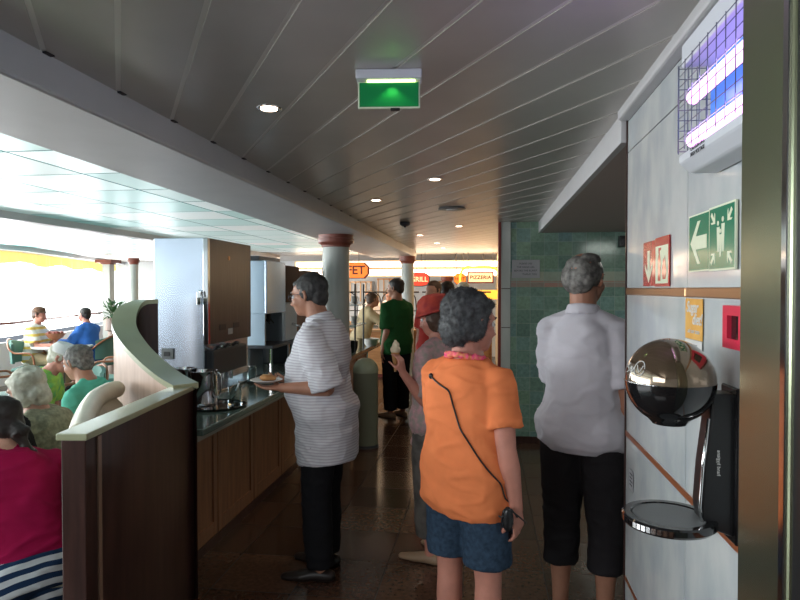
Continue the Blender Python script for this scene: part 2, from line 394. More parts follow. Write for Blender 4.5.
# ------------------------------------------------------------------ people
def person(label, loc, rz, H=1.75, skin='skin', vox=.008, bulk=1.0, belly=0.0, shoulder=.175, hipw=1.0,
           sitting=False, lean=0, twist=0, arms=None, legs=None, head=(0, 0), hair=None, hairm='hairgrey',
           top=None, bottom=None, shoes='shoe', seat_z=.48, group=None, face=True, hat=None, neckshift=0, headscale=1.04):
    P = root('person', label, 'person', loc, rz, group)
    s = H / 1.75
    pel = V((0, 0, (seat_z + .10) if sitting else .93 * s))
    TR = Matrix.Rotation(R(twist), 3, 'Z') @ Matrix.Rotation(R(-lean), 3, 'X')
    def T(x, y, z): return pel + TR @ (V((x, y, z)) * s)
    ax = TR @ V((1, 0, 0)); ay = TR @ V((0, 1, 0))
    prof = [(-.10, .135, .095, 0), (-.03, .165 * hipw, .112, -.005), (.04, .168 * hipw, .118, 0), (.11, .160, .114, .006 + belly * .5), (.19, .152, .112, .01 + belly * .55), (.29, .160, .115, .01 + belly * .25),
            (.38, .166, .110, 0), (.43, .150, .098, -.006), (.465, .125, .084, -.010), (.495, .092, .070, -.010), (.52, .070, .062, -.008), (.55, .060, .058, -.004)]
    def rings(e=0, z0=-.2, z1=1, flare=0, eb=0):
        o = []
        for (z, rx, ry, yo) in prof:
            if z < z0 - .02 or z > z1 + .001: continue
            t = max(0, (.2 - z)) / .4
            be = belly * (1 if .02 < z < .32 else .3)
            o.append((T(0, yo, z), ax, ay, (rx * bulk * (shoulder / .175 if z > .3 else 1) + e + flare * t) * s, (ry * bulk + be * .5 + e + flare * t + eb) * s))
        return o
    body = B(); loft(body, rings())
    sh = {'L': T(-shoulder, -.01, .430), 'R': T(shoulder, -.01, .430)}
    neck = T(0, -.005 , .50); hy, hp = head
    hc = T(0, .025 + neckshift, .672); HS = headscale
    HR = Matrix.Rotation(R(hy), 3, 'Z') @ TR @ Matrix.Rotation(R(-hp), 3, 'X')
    if lean: HR = Matrix.Rotation(R(hy), 3, 'Z') @ Matrix.Rotation(R(-lean * .4 - hp), 3, 'X')
    if sitting or lean: HR = Matrix.Rotation(R(twist + hy), 3, 'Z') @ Matrix.Rotation(R(-hp), 3, 'X')
    def Hh(x, y, z): return hc + HR @ (V((x, y, z)) * s * HS)
    tube(body, [neck, (neck + Hh(0, -.02, -.06)) / 2, Hh(0, -.02, -.04)], [.066 * s * bulk ** .5, .060 * s * bulk ** .5, .060 * s], 14)
    for sd in 'LR':
        ball(body, sh[sd], .052 * s * bulk ** .5, 12, 8)
        tube(body, [T(0, -.012, .520), T((-.5 if sd == 'L' else .5) * shoulder, -.012, .478), sh[sd] + V((0, 0, .008))], [.036 * s, .040 * s, .040 * s], 12)
    # head
    def hb(c, r): ball(body, Hh(*c), tuple(x * s * HS for x in r), 18, 12, HR)
    hb((0, -.012, .028), (.076, .096, .084)); hb((0, .028, -.03), (.060, .064, .082)); hb((0, .058, -.082), (.030, .028, .024))
    hb((0, .068, .028), (.052, .024, .016)); hb((-.034, .056, -.028), (.026, .028, .028)); hb((.034, .056, -.028), (.026, .028, .028))
    hb((0, .080, -.060), (.022, .016, .0075)); hb((0, .077, -.073), (.019, .016, .007))
    tube(body, [Hh(0, .082, .018), Hh(0, .098, -.010), Hh(0, .108, -.030), Hh(0, .092, -.042)], [.009 * s, .010 * s, .0145 * s, .010 * s], 8)
    hb((-.013, .090, -.034), (.009, .011, .008)); hb((.013, .090, -.034), (.009, .011, .008))
    for sx in (-1, 1):
        tube(body, [Hh(sx * .072, .004, .022), Hh(sx * .084, -.012, .018), Hh(sx * .084, -.014, -.008), Hh(sx * .072, .0, -.034)], [.009 * s, .012 * s, .011 * s, .007 * s], 8)
    # arms
    arms = arms or {}
    J = {}
    for sd in 'LR':
        sg = -1 if sd == 'L' else 1
        du, df, dh, pn, curl = arms.get(sd, ((sg * .16, -.02, -1), (sg * .04, .14, -1), (0, .15, -1), (-sg, 0, 0), 35))
        du, df, dh, pn = V(du).normalized(), V(df).normalized(), V(dh).normalized(), V(pn).normalized()
        el = sh[sd] + du * .285 * s; wr = el + df * .25 * s; k = bulk ** .5 * s
        tube(body, [sh[sd], sh[sd] + du * .12 * s, el - du * .03 * s, el], [.054 * k, .050 * k, .040 * k, .038 * k], 14)
        ball(body, el, .039 * k, 12, 8)
        tube(body, [el, el + df * .07 * s, el + df * .17 * s, wr], [.039 * k, .042 * k, .032 * k, .0255 * k], 14)
        ball(body, wr, .026 * k, 10, 7)
        pn = (pn - dh * pn.dot(dh)).normalized(); th = dh.cross(pn) * (1 if sd == 'R' else -1)   # thumb side
        th = -th
        hs = s * 1.0
        tube(body, [wr - dh * .01, wr + dh * .03 * hs, wr + dh * .085 * hs], [(.027 * hs, .020 * hs), (.038 * hs, .017 * hs), (.042 * hs, .014 * hs)], 12, side=th)
        for q, ln in enumerate((.072, .082, .076, .058)):
            b0 = wr + dh * (.083 - (.008 if q == 3 else 0)) * hs + th * (.030 - q * .0205) * hs
            pts = [b0 - dh * .02 * hs, b0]; d = dh.copy(); p = b0.copy(); c = R(curl + q * 4)
            for j, fr in enumerate((.45, .32, .25)):
                ang = c * (j + .6) / 1.6
                d = (dh * math.cos(ang) + pn * math.sin(ang)); p = p + d * ln * fr * hs; pts.append(p.copy())
            tube(body, pts, [.0095 * hs, .0098 * hs, .0088 * hs, .0080 * hs, .0062 * hs], 8)
            ball(body, pts[-1], .0066 * hs, 8, 6)
        t0 = wr + dh * .022 * hs + th * .024 * hs
        t1 = t0 + (dh * .6 + th * .62 + pn * .35).normalized() * .042 * hs; t2 = t1 + (dh * .85 + th * .15 + pn * (.3 + curl / 120)).normalized() * .032 * hs; t3 = t2 + (dh * .9 + pn * (.3 + curl / 90)).normalized() * .024 * hs
        tube(body, [t0, t1, t2, t3], [.014 * hs, .0125 * hs, .0105 * hs, .008 * hs], 8); ball(body, t3, .008 * hs, 8, 6)
        J[sd] = dict(sh=sh[sd], el=el, wr=wr, hand=wr + dh * .09 * hs, dh=dh, pn=pn, th=th, du=du, df=df)
    # legs
    legs = legs or {}
    for sd in 'LR':
        sg = -1 if sd == 'L' else 1
        if sitting: dflt = ((sg * .12, 1, -.06), (0, .05, -1), sg * 10)
        else: dflt = ((sg * .03, .02, -1), (sg * .0, -.03, -1), sg * 10)
        dt, ds, fy = legs.get(sd, dflt)
        dt, ds = V(dt).normalized(), V(ds).normalized()
        hj = pel + Matrix.Rotation(R(twist), 3, 'Z') @ V((sg * .088 * hipw * s, 0, -.02 * s)); kn = hj + dt * .43 * s
        L2 = .42 * s
        if sitting: L2 = min(L2, (kn.z - .07) / max(.2, -ds.z))
        an = kn + ds * L2; k = bulk ** .5 * s
        tube(body, [hj, hj + dt * .15 * s, kn - dt * .05 * s, kn], [.088 * k, .080 * k, .056 * k, .053 * k], 16)
        ball(body, kn, .054 * k, 12, 8)
        tube(body, [kn, kn + ds * .12 * s, kn + ds * .28 * s, an], [.053 * k, .055 * k, .040 * k, .034 * k], 14)
        fd = Matrix.Rotation(R(-fy), 3, 'Z') @ (Matrix.Rotation(R(twist), 3, 'Z') @ V((0, 1, 0)))
        fz = an.z - .07 * s + .03 * s
        h0 = V((an.x, an.y, fz)) - fd * .045 * s
        foot = [h0, V((an.x, an.y, fz + .006)) + fd * .03 * s, V((an.x, an.y, fz - .006)) + fd * .11 * s, V((an.x, an.y, fz - .014)) + fd * .19 * s]
        sdv = fd.cross(V((0, 0, 1)))
        tube(body, foot, [(.032 * s, .030 * s), (.036 * s, .034 * s), (.042 * s, .024 * s), (.030 * s, .014 * s)], 12, side=sdv)
        ball(body, h0, (.032 * s, .032 * s, .030 * s), 10, 8); tube(body, [an, V((an.x, an.y, fz))], [.034 * s, .034 * s], 12)
        J['leg' + sd] = dict(hj=hj, kn=kn, an=an, dt=dt, ds=ds, foot=foot, fd=fd, sd=sdv)
    part('body', remesh(body, vox, 3), M[skin], P, world=False)
    far = vox > .011
    cv = max(vox * 1.25, .009)
    obs = {}
    # top garment
    if top:
        m, slv, hem, fit, nz1 = top['m'], top.get('sleeve', .6), top.get('hem', -.05), top.get('fit', .02), top.get('neck', .522)
        b = B(); rr = [r for r in rings(fit, hem if hem > -.1 else -.1, nz1, top.get('flare', .02))]
        if hem < -.1:
            c, a1, a2, rx, ry = rr[0]
            rr.insert(0, (T(0, .01, hem), a1, a2, rx * top.get('hemw', 1.12) + .004, ry * top.get('hemw', 1.12) + .004))
            rr[1] = (rr[1][0], a1, a2, max(rx, .165 * hipw * bulk * s + fit), max(ry, .118 * s * bulk + fit + belly * .3))
        loft(b, rr)
        if bottom and hem < -.04 and not sitting:
            bf = bottom.get('fit', .015)
            for sd in 'LR':
                ball(b, J['leg' + sd]['hj'] + V((0, 0, .03 * s)), .100 * bulk ** .5 * s + bf + .020, 16, 12)
        for sd in 'LR':
            j = J[sd]; k = bulk ** .5 * s
            ball(b, j['sh'], .052 * k + fit * .8, 14, 10)
            tube(b, [T(0, -.014, .512), T((-.5 if sd == 'L' else .5) * shoulder, -.014, .480), j['sh'] + V((0, 0, .008))], [.036 * s + fit * .6, .040 * s + fit * .7, .042 * s + fit * .7], 14)
            loose = top.get('loose', 1)
            if slv <= 1:
                e = j['sh'] + j['du'] * .285 * s * slv
                tube(b, [j['sh'] - j['du'] * .02, j['sh'] + j['du'] * .1 * s, e], [.050 * k + fit * .7, .056 * k + fit * loose, .056 * k + fit * 1.1 * loose], 18)
            else:
                e = j['el'] + j['df'] * .25 * s * (slv - 1)
                tube(b, [j['sh'], j['sh'] + j['du'] * .14 * s, j['el']], [.050 * k + fit * .7, .053 * k + fit * loose, .046 * k + fit * loose], 18)
                ball(b, j['el'], .050 * k + fit * loose, 12, 9)
                tube(b, [j['el'], j['el'] + j['df'] * .1 * s, e], [.050 * k + fit * loose, .048 * k + fit * loose, .034 * k + fit * .8], 18)
        w = top.get('wr', .006)
        obs['top'] = part(top.get('name', 'shirt'), remesh(b, cv, 3, wrinkle(w, seed=random.random() * 9)), M[m], P, world=False)
    if bottom:
        m, ln, fit = bottom['m'], bottom.get('len', 1.9), bottom.get('fit', .015)
        b = B()
        kk = bulk
        if bottom.get('skirt'):
            hz = bottom['skirt']
            z0 = pel.z + .12 * s
            loft(b, [(V((0, 0, hz)), V((1, 0, 0)), V((0, 1, 0)), bottom.get('w', .24), bottom.get('w', .24) * .85), (V((0, 0, pel.z)), ax, ay, (.185 * hipw * bulk) * s, .15 * s * bulk), (T(0, 0, .13), ax, ay, .16 * bulk * s, .13 * bulk * s)])
        else:
            rr = rings(fit, -.1, min(.12, max(-.03, (top or {}).get('hem', -.05) + .11)))
            loft(b, rr)
            for sd in 'LR':
                l = J['leg' + sd]; k = bulk ** .5 * s; w = bottom.get('loose', 1)
                top0 = l['hj']
                ball(b, top0, (.098 * k + fit), 14, 10)
                if ln <= 1:
                    e = l['hj'] + l['dt'] * .43 * s * ln
                    tube(b, [top0, l['hj'] + l['dt'] * .12 * s, e], [.092 * k + fit, .090 * k + fit * w, .084 * k + fit * 1.3 * w], 20)
                else:
                    L2 = (l['an'] - l['kn']).length
                    e = l['kn'] + l['ds'] * L2 * (ln - 1)
                    tube(b, [top0, l['hj'] + l['dt'] * .15 * s, l['kn']], [.092 * k + fit, .084 * k + fit * w, .062 * k + fit * w], 20)
                    ball(b, l['kn'], .062 * k + fit * w, 12, 9)
                    tube(b, [l['kn'], l['kn'] + l['ds'] * L2 * .4, e], [.062 * k + fit * w, .062 * k + fit * w, .050 * k + fit * 1.2 * w], 20)
        obs['bottom'] = part(bottom.get('name', 'trousers'), remesh(b, cv, 3, wrinkle(bottom.get('wr', .005), seed=random.random() * 9)), M[m], P, world=False)
    if shoes:
        for sd in 'LR':
            l = J['leg' + sd]; b = B(); f = l['foot']
            up = V((0, 0, .004))
            pts = [f[0] + up - l['fd'] * .004, f[1] + up, f[2] + up, f[3] + l['fd'] * .006 + up]
            tube(b, pts, [(.039 * s, .036 * s), (.042 * s, .040 * s), (.049 * s, .031 * s), (.036 * s, .020 * s)], 14, side=l['sd'])
            ball(b, pts[0], (.039 * s, .039 * s, .034 * s), 12, 8); ball(b, pts[-1], (.036 * s, .036 * s, .020 * s), 12, 8)
            me = remesh(b, .010, 2)
            for v in me.vertices:
                v.co.z = max(v.co.z, .001)
            part('shoe', me, M[shoes], P, world=False)
    # hair
    if hair:
        b = B()
        def hv(c, r): ball(b, Hh(*c), tuple(x * s * HS for x in r), 18, 12, HR)
        if hair == 'curly':
            hv((0, -.030, .050), (.096, .098, .086)); hv((0, -.062, -.015), (.086, .062, .082)); hv((-.062, -.020, .0), (.030, .050, .065)); hv((.062, -.020, .0), (.030, .050, .065)); hv((0, .038, .078), (.06, .045, .028))
            amp, fq = .007, 48
        elif hair == 'short':
            hv((0, -.026, .044), (.084, .096, .080)); hv((0, -.060, -.008), (.070, .050, .070)); hv((-.060, -.018, .015), (.024, .045, .045)); hv((.060, -.018, .015), (.024, .045, .045)); hv((0, .040, .072), (.05, .036, .022))
            amp, fq = .003, 50
        elif hair == 'balding':
            hv((0, -.060, .005), (.080, .050, .078)); hv((-.056, -.022, .020), (.028, .060, .052)); hv((.056, -.022, .020), (.028, .060, .052)); hv((0, -.070, .045), (.060, .036, .050)); hv((.03, -.02, .085), (.040, .060, .026))
            amp, fq = .003, 50
        elif hair == 'bob':
            hv((0, -.028, .048), (.094, .104, .086)); hv((0, -.060, -.045), (.088, .060, .080)); hv((-.068, -.008, -.01), (.030, .052, .085)); hv((.068, -.008, -.01), (.030, .052, .085)); hv((0, .036, .078), (.06, .045, .028))
            amp, fq = .008, 22
        elif hair == 'ponytail':
            hv((0, -.026, .044), (.086, .100, .082)); hv((0, -.062, -.008), (.076, .052, .076)); hv((-.062, -.01, .01), (.024, .05, .06)); hv((.062, -.01, .01), (.024, .05, .06))
            tube(b, [Hh(0, -.10, -.02), Hh(0, -.13, -.06), Hh(0.01, -.13, -.15), Hh(.02, -.115, -.26)], [.03 * s, .045 * s, .042 * s, .012 * s], 12)
            amp, fq = .004, 30
        me = remesh(b, max(.006, vox * .8), 2, lambda co: amp * noise.noise(co * fq) + amp * .6 * noise.noise(co * fq * 2.3))
        if not far:
            # tufts of hair standing on the volume
            hb2 = bmesh.new(); hb2.from_mesh(me)
            vs = [(v.co.copy(), v.normal.copy()) for v in me.vertices]
            n = {'curly': 9000, 'bob': 6000}.get(hair, 5000)
            for q in range(n):
                co, no = random.choice(vs)
                dn = HR @ V((0, -.35, -1)) if hair != 'curly' else V((random.uniform(-1, 1), random.uniform(-1, 1), random.uniform(-1, .8)))
                tdir = (dn - no * dn.dot(no)); tdir = (tdir.normalized() + no * random.uniform(.05, .45 if hair == 'curly' else .22)).normalized()
                L = random.uniform(.010, .022) * (1 if hair != 'balding' else .7); w = random.uniform(.0004, .0009)
                sdv = tdir.cross(no).normalized() * w
                cv0 = no * random.uniform(-.003, .003)
                a = hb2.verts.new(co - sdv - no * .002); c_ = hb2.verts.new(co + sdv - no * .002)
                mid = co + tdir * L * .6; d_ = hb2.verts.new(mid + sdv * .8); e_ = hb2.verts.new(mid - sdv * .8)
                tip = co + tdir * L - no * L * .28 + V((random.uniform(-1, 1), random.uniform(-1, 1), random.uniform(-1, 1))) * .004
                g_ = hb2.verts.new(tip)
                hb2.faces.new((a, c_, d_, e_)); hb2.faces.new((e_, d_, g_))
            hb2.to_mesh(me); hb2.free()
            for p in me.polygons: p.use_smooth = True
        part('hair', me, M[hairm], P, world=False)
    if face and not far:
        for sx in (-1, 1):
            b = B(); ball(b, Hh(sx * .031, .0745, .004), .0115 * s, 12, 8)
            e = part('eye', b, M['eye'], P, world=False, smooth=True)
            b = B(); ball(b, Hh(sx * .0315, .0830, .0035), .0052 * s, 10, 6); part('iris', b, M['hairdark'], e, world=False, smooth=True)
            b = B(); tube(b, [Hh(sx * .012, .0905, .026), Hh(sx * .032, .088, .031), Hh(sx * .050, .074, .025)], [.003, .0042, .002], 6)
            part('eyebrow', b, M[hairm], P, world=False, smooth=True)
    return dict(P=P, J=J, Hh=Hh, HR=HR, T=T, s=s, hc=hc, obs=obs, MX=MW[P.name])

def snap(o, pts, off):
    me = o.data; bvh = BVHTree.FromPolygons([v.co.copy() for v in me.vertices], [tuple(p.vertices) for p in me.polygons])
    out = []
    for p in pts:
        c, n, i, d = bvh.find_nearest(V(p)); out.append(c + n * off)
    return out
def lerp_path(pts, n):
    pts = [V(p) for p in pts]; out = []
    for i in range(len(pts) - 1):
        for k in range(n): out.append(pts[i].lerp(pts[i + 1], k / n))
    return out + [pts[-1]]
def catmull(pts, n=8, closed=False):
    pts = [V(p) for p in pts]; out = []; N = len(pts)
    for i in range(N if closed else N - 1):
        if closed: p0, p1, p2, p3 = pts[i - 1], pts[i], pts[(i + 1) % N], pts[(i + 2) % N]
        else: p0, p1, p2, p3 = pts[max(i - 1, 0)], pts[i], pts[i + 1], pts[min(i + 2, N - 1)]
        for k in range(n):
            t = k / n; out.append(.5 * ((2 * p1) + (p2 - p0) * t + (2 * p0 - 5 * p1 + 4 * p2 - p3) * t * t + (3 * p1 - p0 - 3 * p2 + p3) * t ** 3))
    if not closed: out.append(pts[-1])
    return out

# ================================================================== the setting
def ray_of(px, py):
    return G(px, py, 1.0) - camo.location
def GZ(px, py, z): r = ray_of(px, py); return camo.location + r * ((z - 1.62) / r.z)
def GXp(px, py, X): r = ray_of(px, py); return camo.location + r * (X / r.x)

struct('floor', box(B(), -11.5, 4, -2.5, 19, -.05, 0), M['floor'])
# ceiling of diagonal planks
ANG = R(32.3); nrm = V((math.cos(ANG), math.sin(ANG))); dr = V((-math.sin(ANG), math.cos(ANG)))
def clip(poly, x0, x1, y0, y1):
    def cut(P, ins, inter):
        out = []
        for i in range(len(P)):
            a, b = P[i - 1], P[i]
            if ins(b):
                if not ins(a): out.append(inter(a, b))
                out.append(b)
            elif ins(a): out.append(inter(a, b))
        return out
    for ax, v, sg in ((0, x0, 1), (0, x1, -1), (1, y0, 1), (1, y1, -1)):
        poly = cut(poly, lambda p: (p[ax] - v) * sg >= 0, lambda a, b: a.lerp(b, (v - a[ax]) / (b[ax] - a[ax])))
        if len(poly) < 3: return []
    return poly
bm = B()
regions = [(-1.31, .53, -2.5, 6.62), (-1.31, 3.9, 6.62, 11.45), (-11, 3.9, 11.45, 15.0)]
for (x0, x1, y0, y1) in regions:
    box(bm, x0, x1, y0, y1, CZ + .003, CZ + .05, 1)
    cs = [V((x, y)).dot(nrm) for x in (x0, x1) for y in (y0, y1)]
    k0 = math.floor(min(cs) / .2) - 1; k1 = math.ceil(max(cs) / .2) + 1
    for k in range(k0, k1):
        a = k * .2 + .008; b = (k + 1) * .2 - .008
        q = [nrm * a + dr * -30, nrm * b + dr * -30, nrm * b + dr * 30, nrm * a + dr * 30]
        q = clip(q, x0, x1, y0, y1)
        if q: prism(bm, q, CZ, CZ + .0028, 0)
        g = k * .2     # dark end cap of every joint at the beam
        if x0 == -1.31 and y1 < 7:
            yy = (g - nrm.x * x0) / nrm.y
            if y0 + .1 < yy < y1 - .1: box(bm, x0, x0 + .025, yy - .022, yy + .012, CZ - .004, CZ + .001, 2)
struct('ceiling', bm, [M['plank'], M['gap'], M['dark_gap']])
# long beam between the corridor and the dining room
bm = B()
prism(bm, [(-1.3, -2.5), (-1.3, 11.45), (-2.12, 11.45), (-1.80, 1.5), (-1.80, -2.5)][::-1], 2.205, 2.36)
struct('trim_1', bm, M['white'], bevel=.012)
# dining room ceilings
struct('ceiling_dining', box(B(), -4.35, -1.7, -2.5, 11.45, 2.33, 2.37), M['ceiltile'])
struct('trim_2', box(B(), -4.45, -4.32, -2.5, 12.6, 2.26, 2.36), M['white'])
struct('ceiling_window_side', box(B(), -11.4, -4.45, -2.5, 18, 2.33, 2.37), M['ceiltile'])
# window side: header beam, valance, glass, sill rail, low wall
def slant(name, z0, z1, off, th, m, fn=struct, **k):
    pa, pb, pc = V((-8.0, 9.5)), V((-10.6, 18)), V((-8.0, -2.5))
    b = B()
    prism(b, [(pc.x - off, pc.y), (pa.x - off, pa.y), (pb.x - off, pb.y), (pb.x - off - th, pb.y), (pa.x - off - th, pa.y), (pc.x - off - th, pc.y)], z0, z1)
    return fn(name, b, m, **k)
slant('trim_3', 2.25, 2.34, -.35, .6, M['white'])
slant('wall_left', 0, .72, 0, .1, M['wallwhite'])
slant('window_1', .80, 2.25, .12, .01, M['outside'])
slant('trim_4', 1.02, 1.06, -.03, .05, M['capital'])
# yellow valance, gathered
bm = B()
pl = [V((-7.93, 2.5)), V((-7.93, 9.5)), V((-9.6, 15.0))]
pts = []
for i in range(2):
    n = int((pl[i + 1] - pl[i]).length / .06)
    for k in range(n): pts.append(pl[i].lerp(pl[i + 1], k / n))
pr = None
for i, p in enumerate(pts):
    o = .03 * math.sin(i * 1.9) + .015 * math.sin(i * .7)
    zb = 2.06 + .03 * math.sin(i * .22)
    a = bm.verts.new((p.x + o, p.y, 2.25)); b = bm.verts.new((p.x + o * 1.6, p.y, zb))
    if pr: bm.faces.new((pr[0], pr[1], b, a))
    pr = (a, b)
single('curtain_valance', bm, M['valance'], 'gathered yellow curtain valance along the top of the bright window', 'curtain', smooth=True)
# right marble wall
WX = .555
bm = B()
ys = [2.585, 1.832, 1.09, .35, -.4, -2.5]; zs = [0, .46, 1.045, 1.606, 2.162, 2.34]
for i in range(5):
    for j in range(5):
        box(bm, WX, WX + .02, ys[i + 1] + .002, ys[i] - .002, zs[j] + .002, zs[j + 1] - .002)
box(bm, WX + .008, WX + .12, -2.5, 2.575, 0, 2.35, 1)
struct('wall_right', bm, [M['marble'], M['dark_gap']])
bm = B()
for i in range(5): box(bm, WX - .005, WX + .01, ys[i + 1] + .003, ys[i] - .003, 1.597, 1.624)
struct('trim_5', bm, M['bronze'], bevel=.003)
struct('trim_6', box(B(), WX - .003, WX + .012, -2.5, 2.583, 1.033, 1.052), M['redbronze'])
struct('trim_7', box(B(), WX - .003, WX + .012, -2.5, 2.583, .452, .466), M['redbronze'])
struct('trim_8', box(B(), WX - .006, WX + .13, 2.583, 2.592, 0, 2.35), M['wood_dark'])
struct('trim_9', prism(B(), [(0, 0), (.05, 0), (.05, 5.17), (0, 5.17)], 2.285, 2.335, mtx=Matrix.Translation((WX - .045, -2.6, 0))), M['white'], bevel=.01)
# alcove: lowered bulkhead, side wall, tiled wall
struct('trim_10', box(B(), .53, .56, 2.592, 6.62, 2.206, 2.335), M['white'])
struct('ceiling_alcove', box(B(), .56, 3.9, 2.592, 6.62, 2.206, 2.24), M['soffit'])
struct('wall_far', box(B(), .245, 3.9, 6.62, 6.75, 0, 2.34), M['walltile'])
struct('wall_alcove', box(B(), 3.85, 3.95, 2.5, 6.62, 0, 2.34), M['marble'])
struct('wall_back', box(B(), .67, 3.9, 2.48, 2.57, 0, 2.34), M['marble'])
struct('baseboard_far', box(B(), .245, 3.9, 6.605, 6.62, 0, .07), M['wood_dark'])
# marble pier with wooden edge, end of the tiled wall
bm = B()
for a, b in ((0, .72), (.728, 1.21), (1.218, 1.62), (1.628, 2.34)): box(bm, .145, .243, 6.60, 6.75, a, b)
box(bm, .15, .24, 6.61, 6.74, 0, 2.34, 1)
struct('trim_11', bm, [M['column'], M['wood_dark']])
struct('trim_12', box(B(), .115, .145, 6.59, 6.76, 0, 2.34), M['dkred'], bevel=.004)
struct('wall_servery_right', box(B(), .2, .3, 6.76, 15, 0, 2.34), M['wallwarm'])
# end wall of the servery
struct('wall_end', box(B(), -10.5, .3, 15.0, 15.1, 0, 2.34), M['wallwhite'])
struct('wall_behind', box(B(), -11.4, 4, -2.6, -2.5, 0, 2.36), M['wallwhite'])
struct('added_dark_band', box(B(), -11.4, 4, -2.5, -2.46, 0, 1.12), M['wood_dark'])  # unseen dark band added for a darker lower reflection in the drinks machine
# metal door post at the right edge
bm = B(); box(bm, .44, .62, .975, 1.165, 0, 2.34); 
struct('door_1', bm, M['postmetal'], bevel=.006)
struct('post_highlight', box(B(), .436, .445, .985, 1.0, 0, 2.34), M['chrome'])  # bright strip standing in for the highlight along the post edge
struct('trim_14', box(B(), .444, .62, .93, .974, 0, 2.34), M['black'])
struct('door_2', box(B(), .45, .475, .1, .93, .01, 2.30), M['teal_edge'])

# ------------------------------------------------------------------ columns
def column(x, y, r, label, z1=2.205, group=None, sq=False):
    c = root('column', label, 'column', (x, y, 0), group=group)
    b = B()
    if sq: box(b, x - r, x + r, y - r, y + r, 0, z1 - .1)
    else: lathe(b, [(r * 1.25, 0), (r * 1.25, .08), (r, .10), (r, z1 - .13)], (x, y, 0))
    part('shaft', b, M['column'], c, smooth='auto')
    b = B()
    if sq: box(b, x - r * 2.2, x + r * 2.2, y - r * 2.2, y + r * 2.2, z1 - .07, z1); box(b, x - r * 1.3, x + r * 1.3, y - r * 1.3, y + r * 1.3, z1 - .1, z1 - .07)
    else: lathe(b, [(r, z1 - .135), (r * 1.06, z1 - .13), (r * 1.06, z1 - .115), (r * 1.15, z1 - .10), (r * 1.32, z1 - .085), (r * 1.36, z1 - .06), (r * 1.36, z1 - .045), (r * 1.28, z1 - .04), (r * 1.30, z1)], (x, y, 0))
    part('capital', b, M['capital'], c, smooth='auto')
p = GX(336, 6.75); column(p.x, p.y, .146, 'thick pale round column with terracotta capital rising behind the striped shirt man')
p = GX(407.5, 11.1); column(p.x, p.y, .115, 'pale round column with terracotta capital behind the green shirt man')
p = GX(134, 12.6); column(p.x, p.y, .085, 'slender pale column with red capital near the bright window', 2.25)
p = GX(108.5, 13.4); column(p.x, p.y, .085, 'square pale pillar with wide red capital beside the potted plant', 2.25, sq=True)
p = GX(447, 13.6); column(p.x, p.y, .10, 'small distant round column with red capital seen above the hats', 1.90)

# ------------------------------------------------------------------ ceiling fixtures
def downlight(x, y, label, r=.035, power=7):
    d = root('downlight', label, 'ceiling light', (x, y, CZ), group='recessed downlights in the plank ceiling')
    b = B(); lathe(b, [(r, -.002), (r * 1.35, -.004), (r * 1.4, 0), (r * 1.4, .004), (r, .004)], (x, y, CZ)); part('trim_ring', b, M['chrome'], d, smooth=True)
    b = B(); lathe(b, [(r * .93, 0), (r * .93, -.003)], (x, y, CZ - .0025)); part('lamp', b, M['lampwarm'], d)
    l = bpy.data.lights.new('spot', 'SPOT'); l.energy = power; l.color = (1, .72, .5); l.spot_size = R(110); l.spot_blend = .8; l.shadow_soft_size = .05
    lo = bpy.data.objects.new('spot', l); COL.objects.link(lo); lo.location = (0, 0, -.02); lo.parent = d
for (x, y, lb) in [(-.837, 2.317, 'nearest glowing round downlight left of the green exit sign'), (-.867, 4.817, 'downlight nearest the long beam, second from the camera on that side'), (-.33, 3.952, 'bright downlight in mid ceiling right of the long beam'),
                   (-.863, 8.011, 'small downlight just above the green shirt man side of ceiling'), (-.31, 6.928, 'small downlight beyond the round ceiling vent'), (-.756, 9.438, 'tiny far downlight above the servery'), (-.745, 10.6, 'farthest tiny downlight at the end of the plank ceiling')]:
    downlight(x, y, lb)
v = root('ceiling_vent', 'flat round grey vent in the plank ceiling', 'vent', (-.302, 5.383, CZ))
b = B(); lathe(b, [(.11, 0), (.12, -.006), (.12, -.01), (.06, -.014)], (-.302, 5.383, CZ)); part('vent_plate', b, M['greyplastic'], v, smooth='auto')
b = B(); lathe(b, [(.05, -.013), (.05, -.022), (.02, -.024)], (-.302, 5.383, CZ)); part('vent_cap', b, M['white'], v, smooth='auto')
sd = root('smoke_detector', 'small dark smoke detector on the ceiling near the beam', 'smoke detector', (-.851, 6.437, CZ))
b = B(); lathe(b, [(.05, 0), (.055, -.01), (.05, -.03), (.03, -.045)], (-.851, 6.437, CZ)); part('detector_body', b, M['darkgrey'], sd, smooth='auto')
b = B(); lathe(b, [(.012, -.044), (.012, -.055), (.006, -.058)], (-.851, 6.437, CZ)); part('sensor', b, M['black'], sd, smooth='auto')

# exit sign
ex = root('exit_sign', 'green illuminated exit sign hanging under the plank ceiling', 'exit sign', (-.315, 1.99, CZ), rz=R(6))
def L(bm_fn, *a, **k):
    pass
b = B(); prism(b, [(-.105, -.035), (.105, -.035), (.105, .035), (-.105, .035)], -.030, 0); part('housing', b, M['lampwhite'], ex, world=False, bevel=.004)
b = B(); box(b, -.100, .100, -.006, .006, -.118, -.032); part('frame', b, M['signpale'], ex, world=False, bevel=.002)
b = B(); box(b, -.095, .095, -.009, .009, -.113, -.036); part('green_panel', b, M['exitgreen'], ex, world=False)
b = B(); tube(b, [(-.07, -.012, -.033), (.085, -.012, -.033)], .0035, 10); part('lamp_tube', b, M['exitlamp'], ex, world=False, smooth=True)
b = B(); box(b, .005, .035, -.007, .007, -.124, -.117); part('catch', b, M['black'], ex, world=False)
l = bpy.data.lights.new('glow', 'SPOT'); l.energy = .5; l.color = (.6, 1, .35); l.shadow_soft_size = .008; l.spot_size = R(120)
lo = bpy.data.objects.new('glow', l); COL.objects.link(lo); lo.location = (0.01, -.026, -.040); lo.rotation_euler = (R(-18), 0, 0); lo.parent = ex

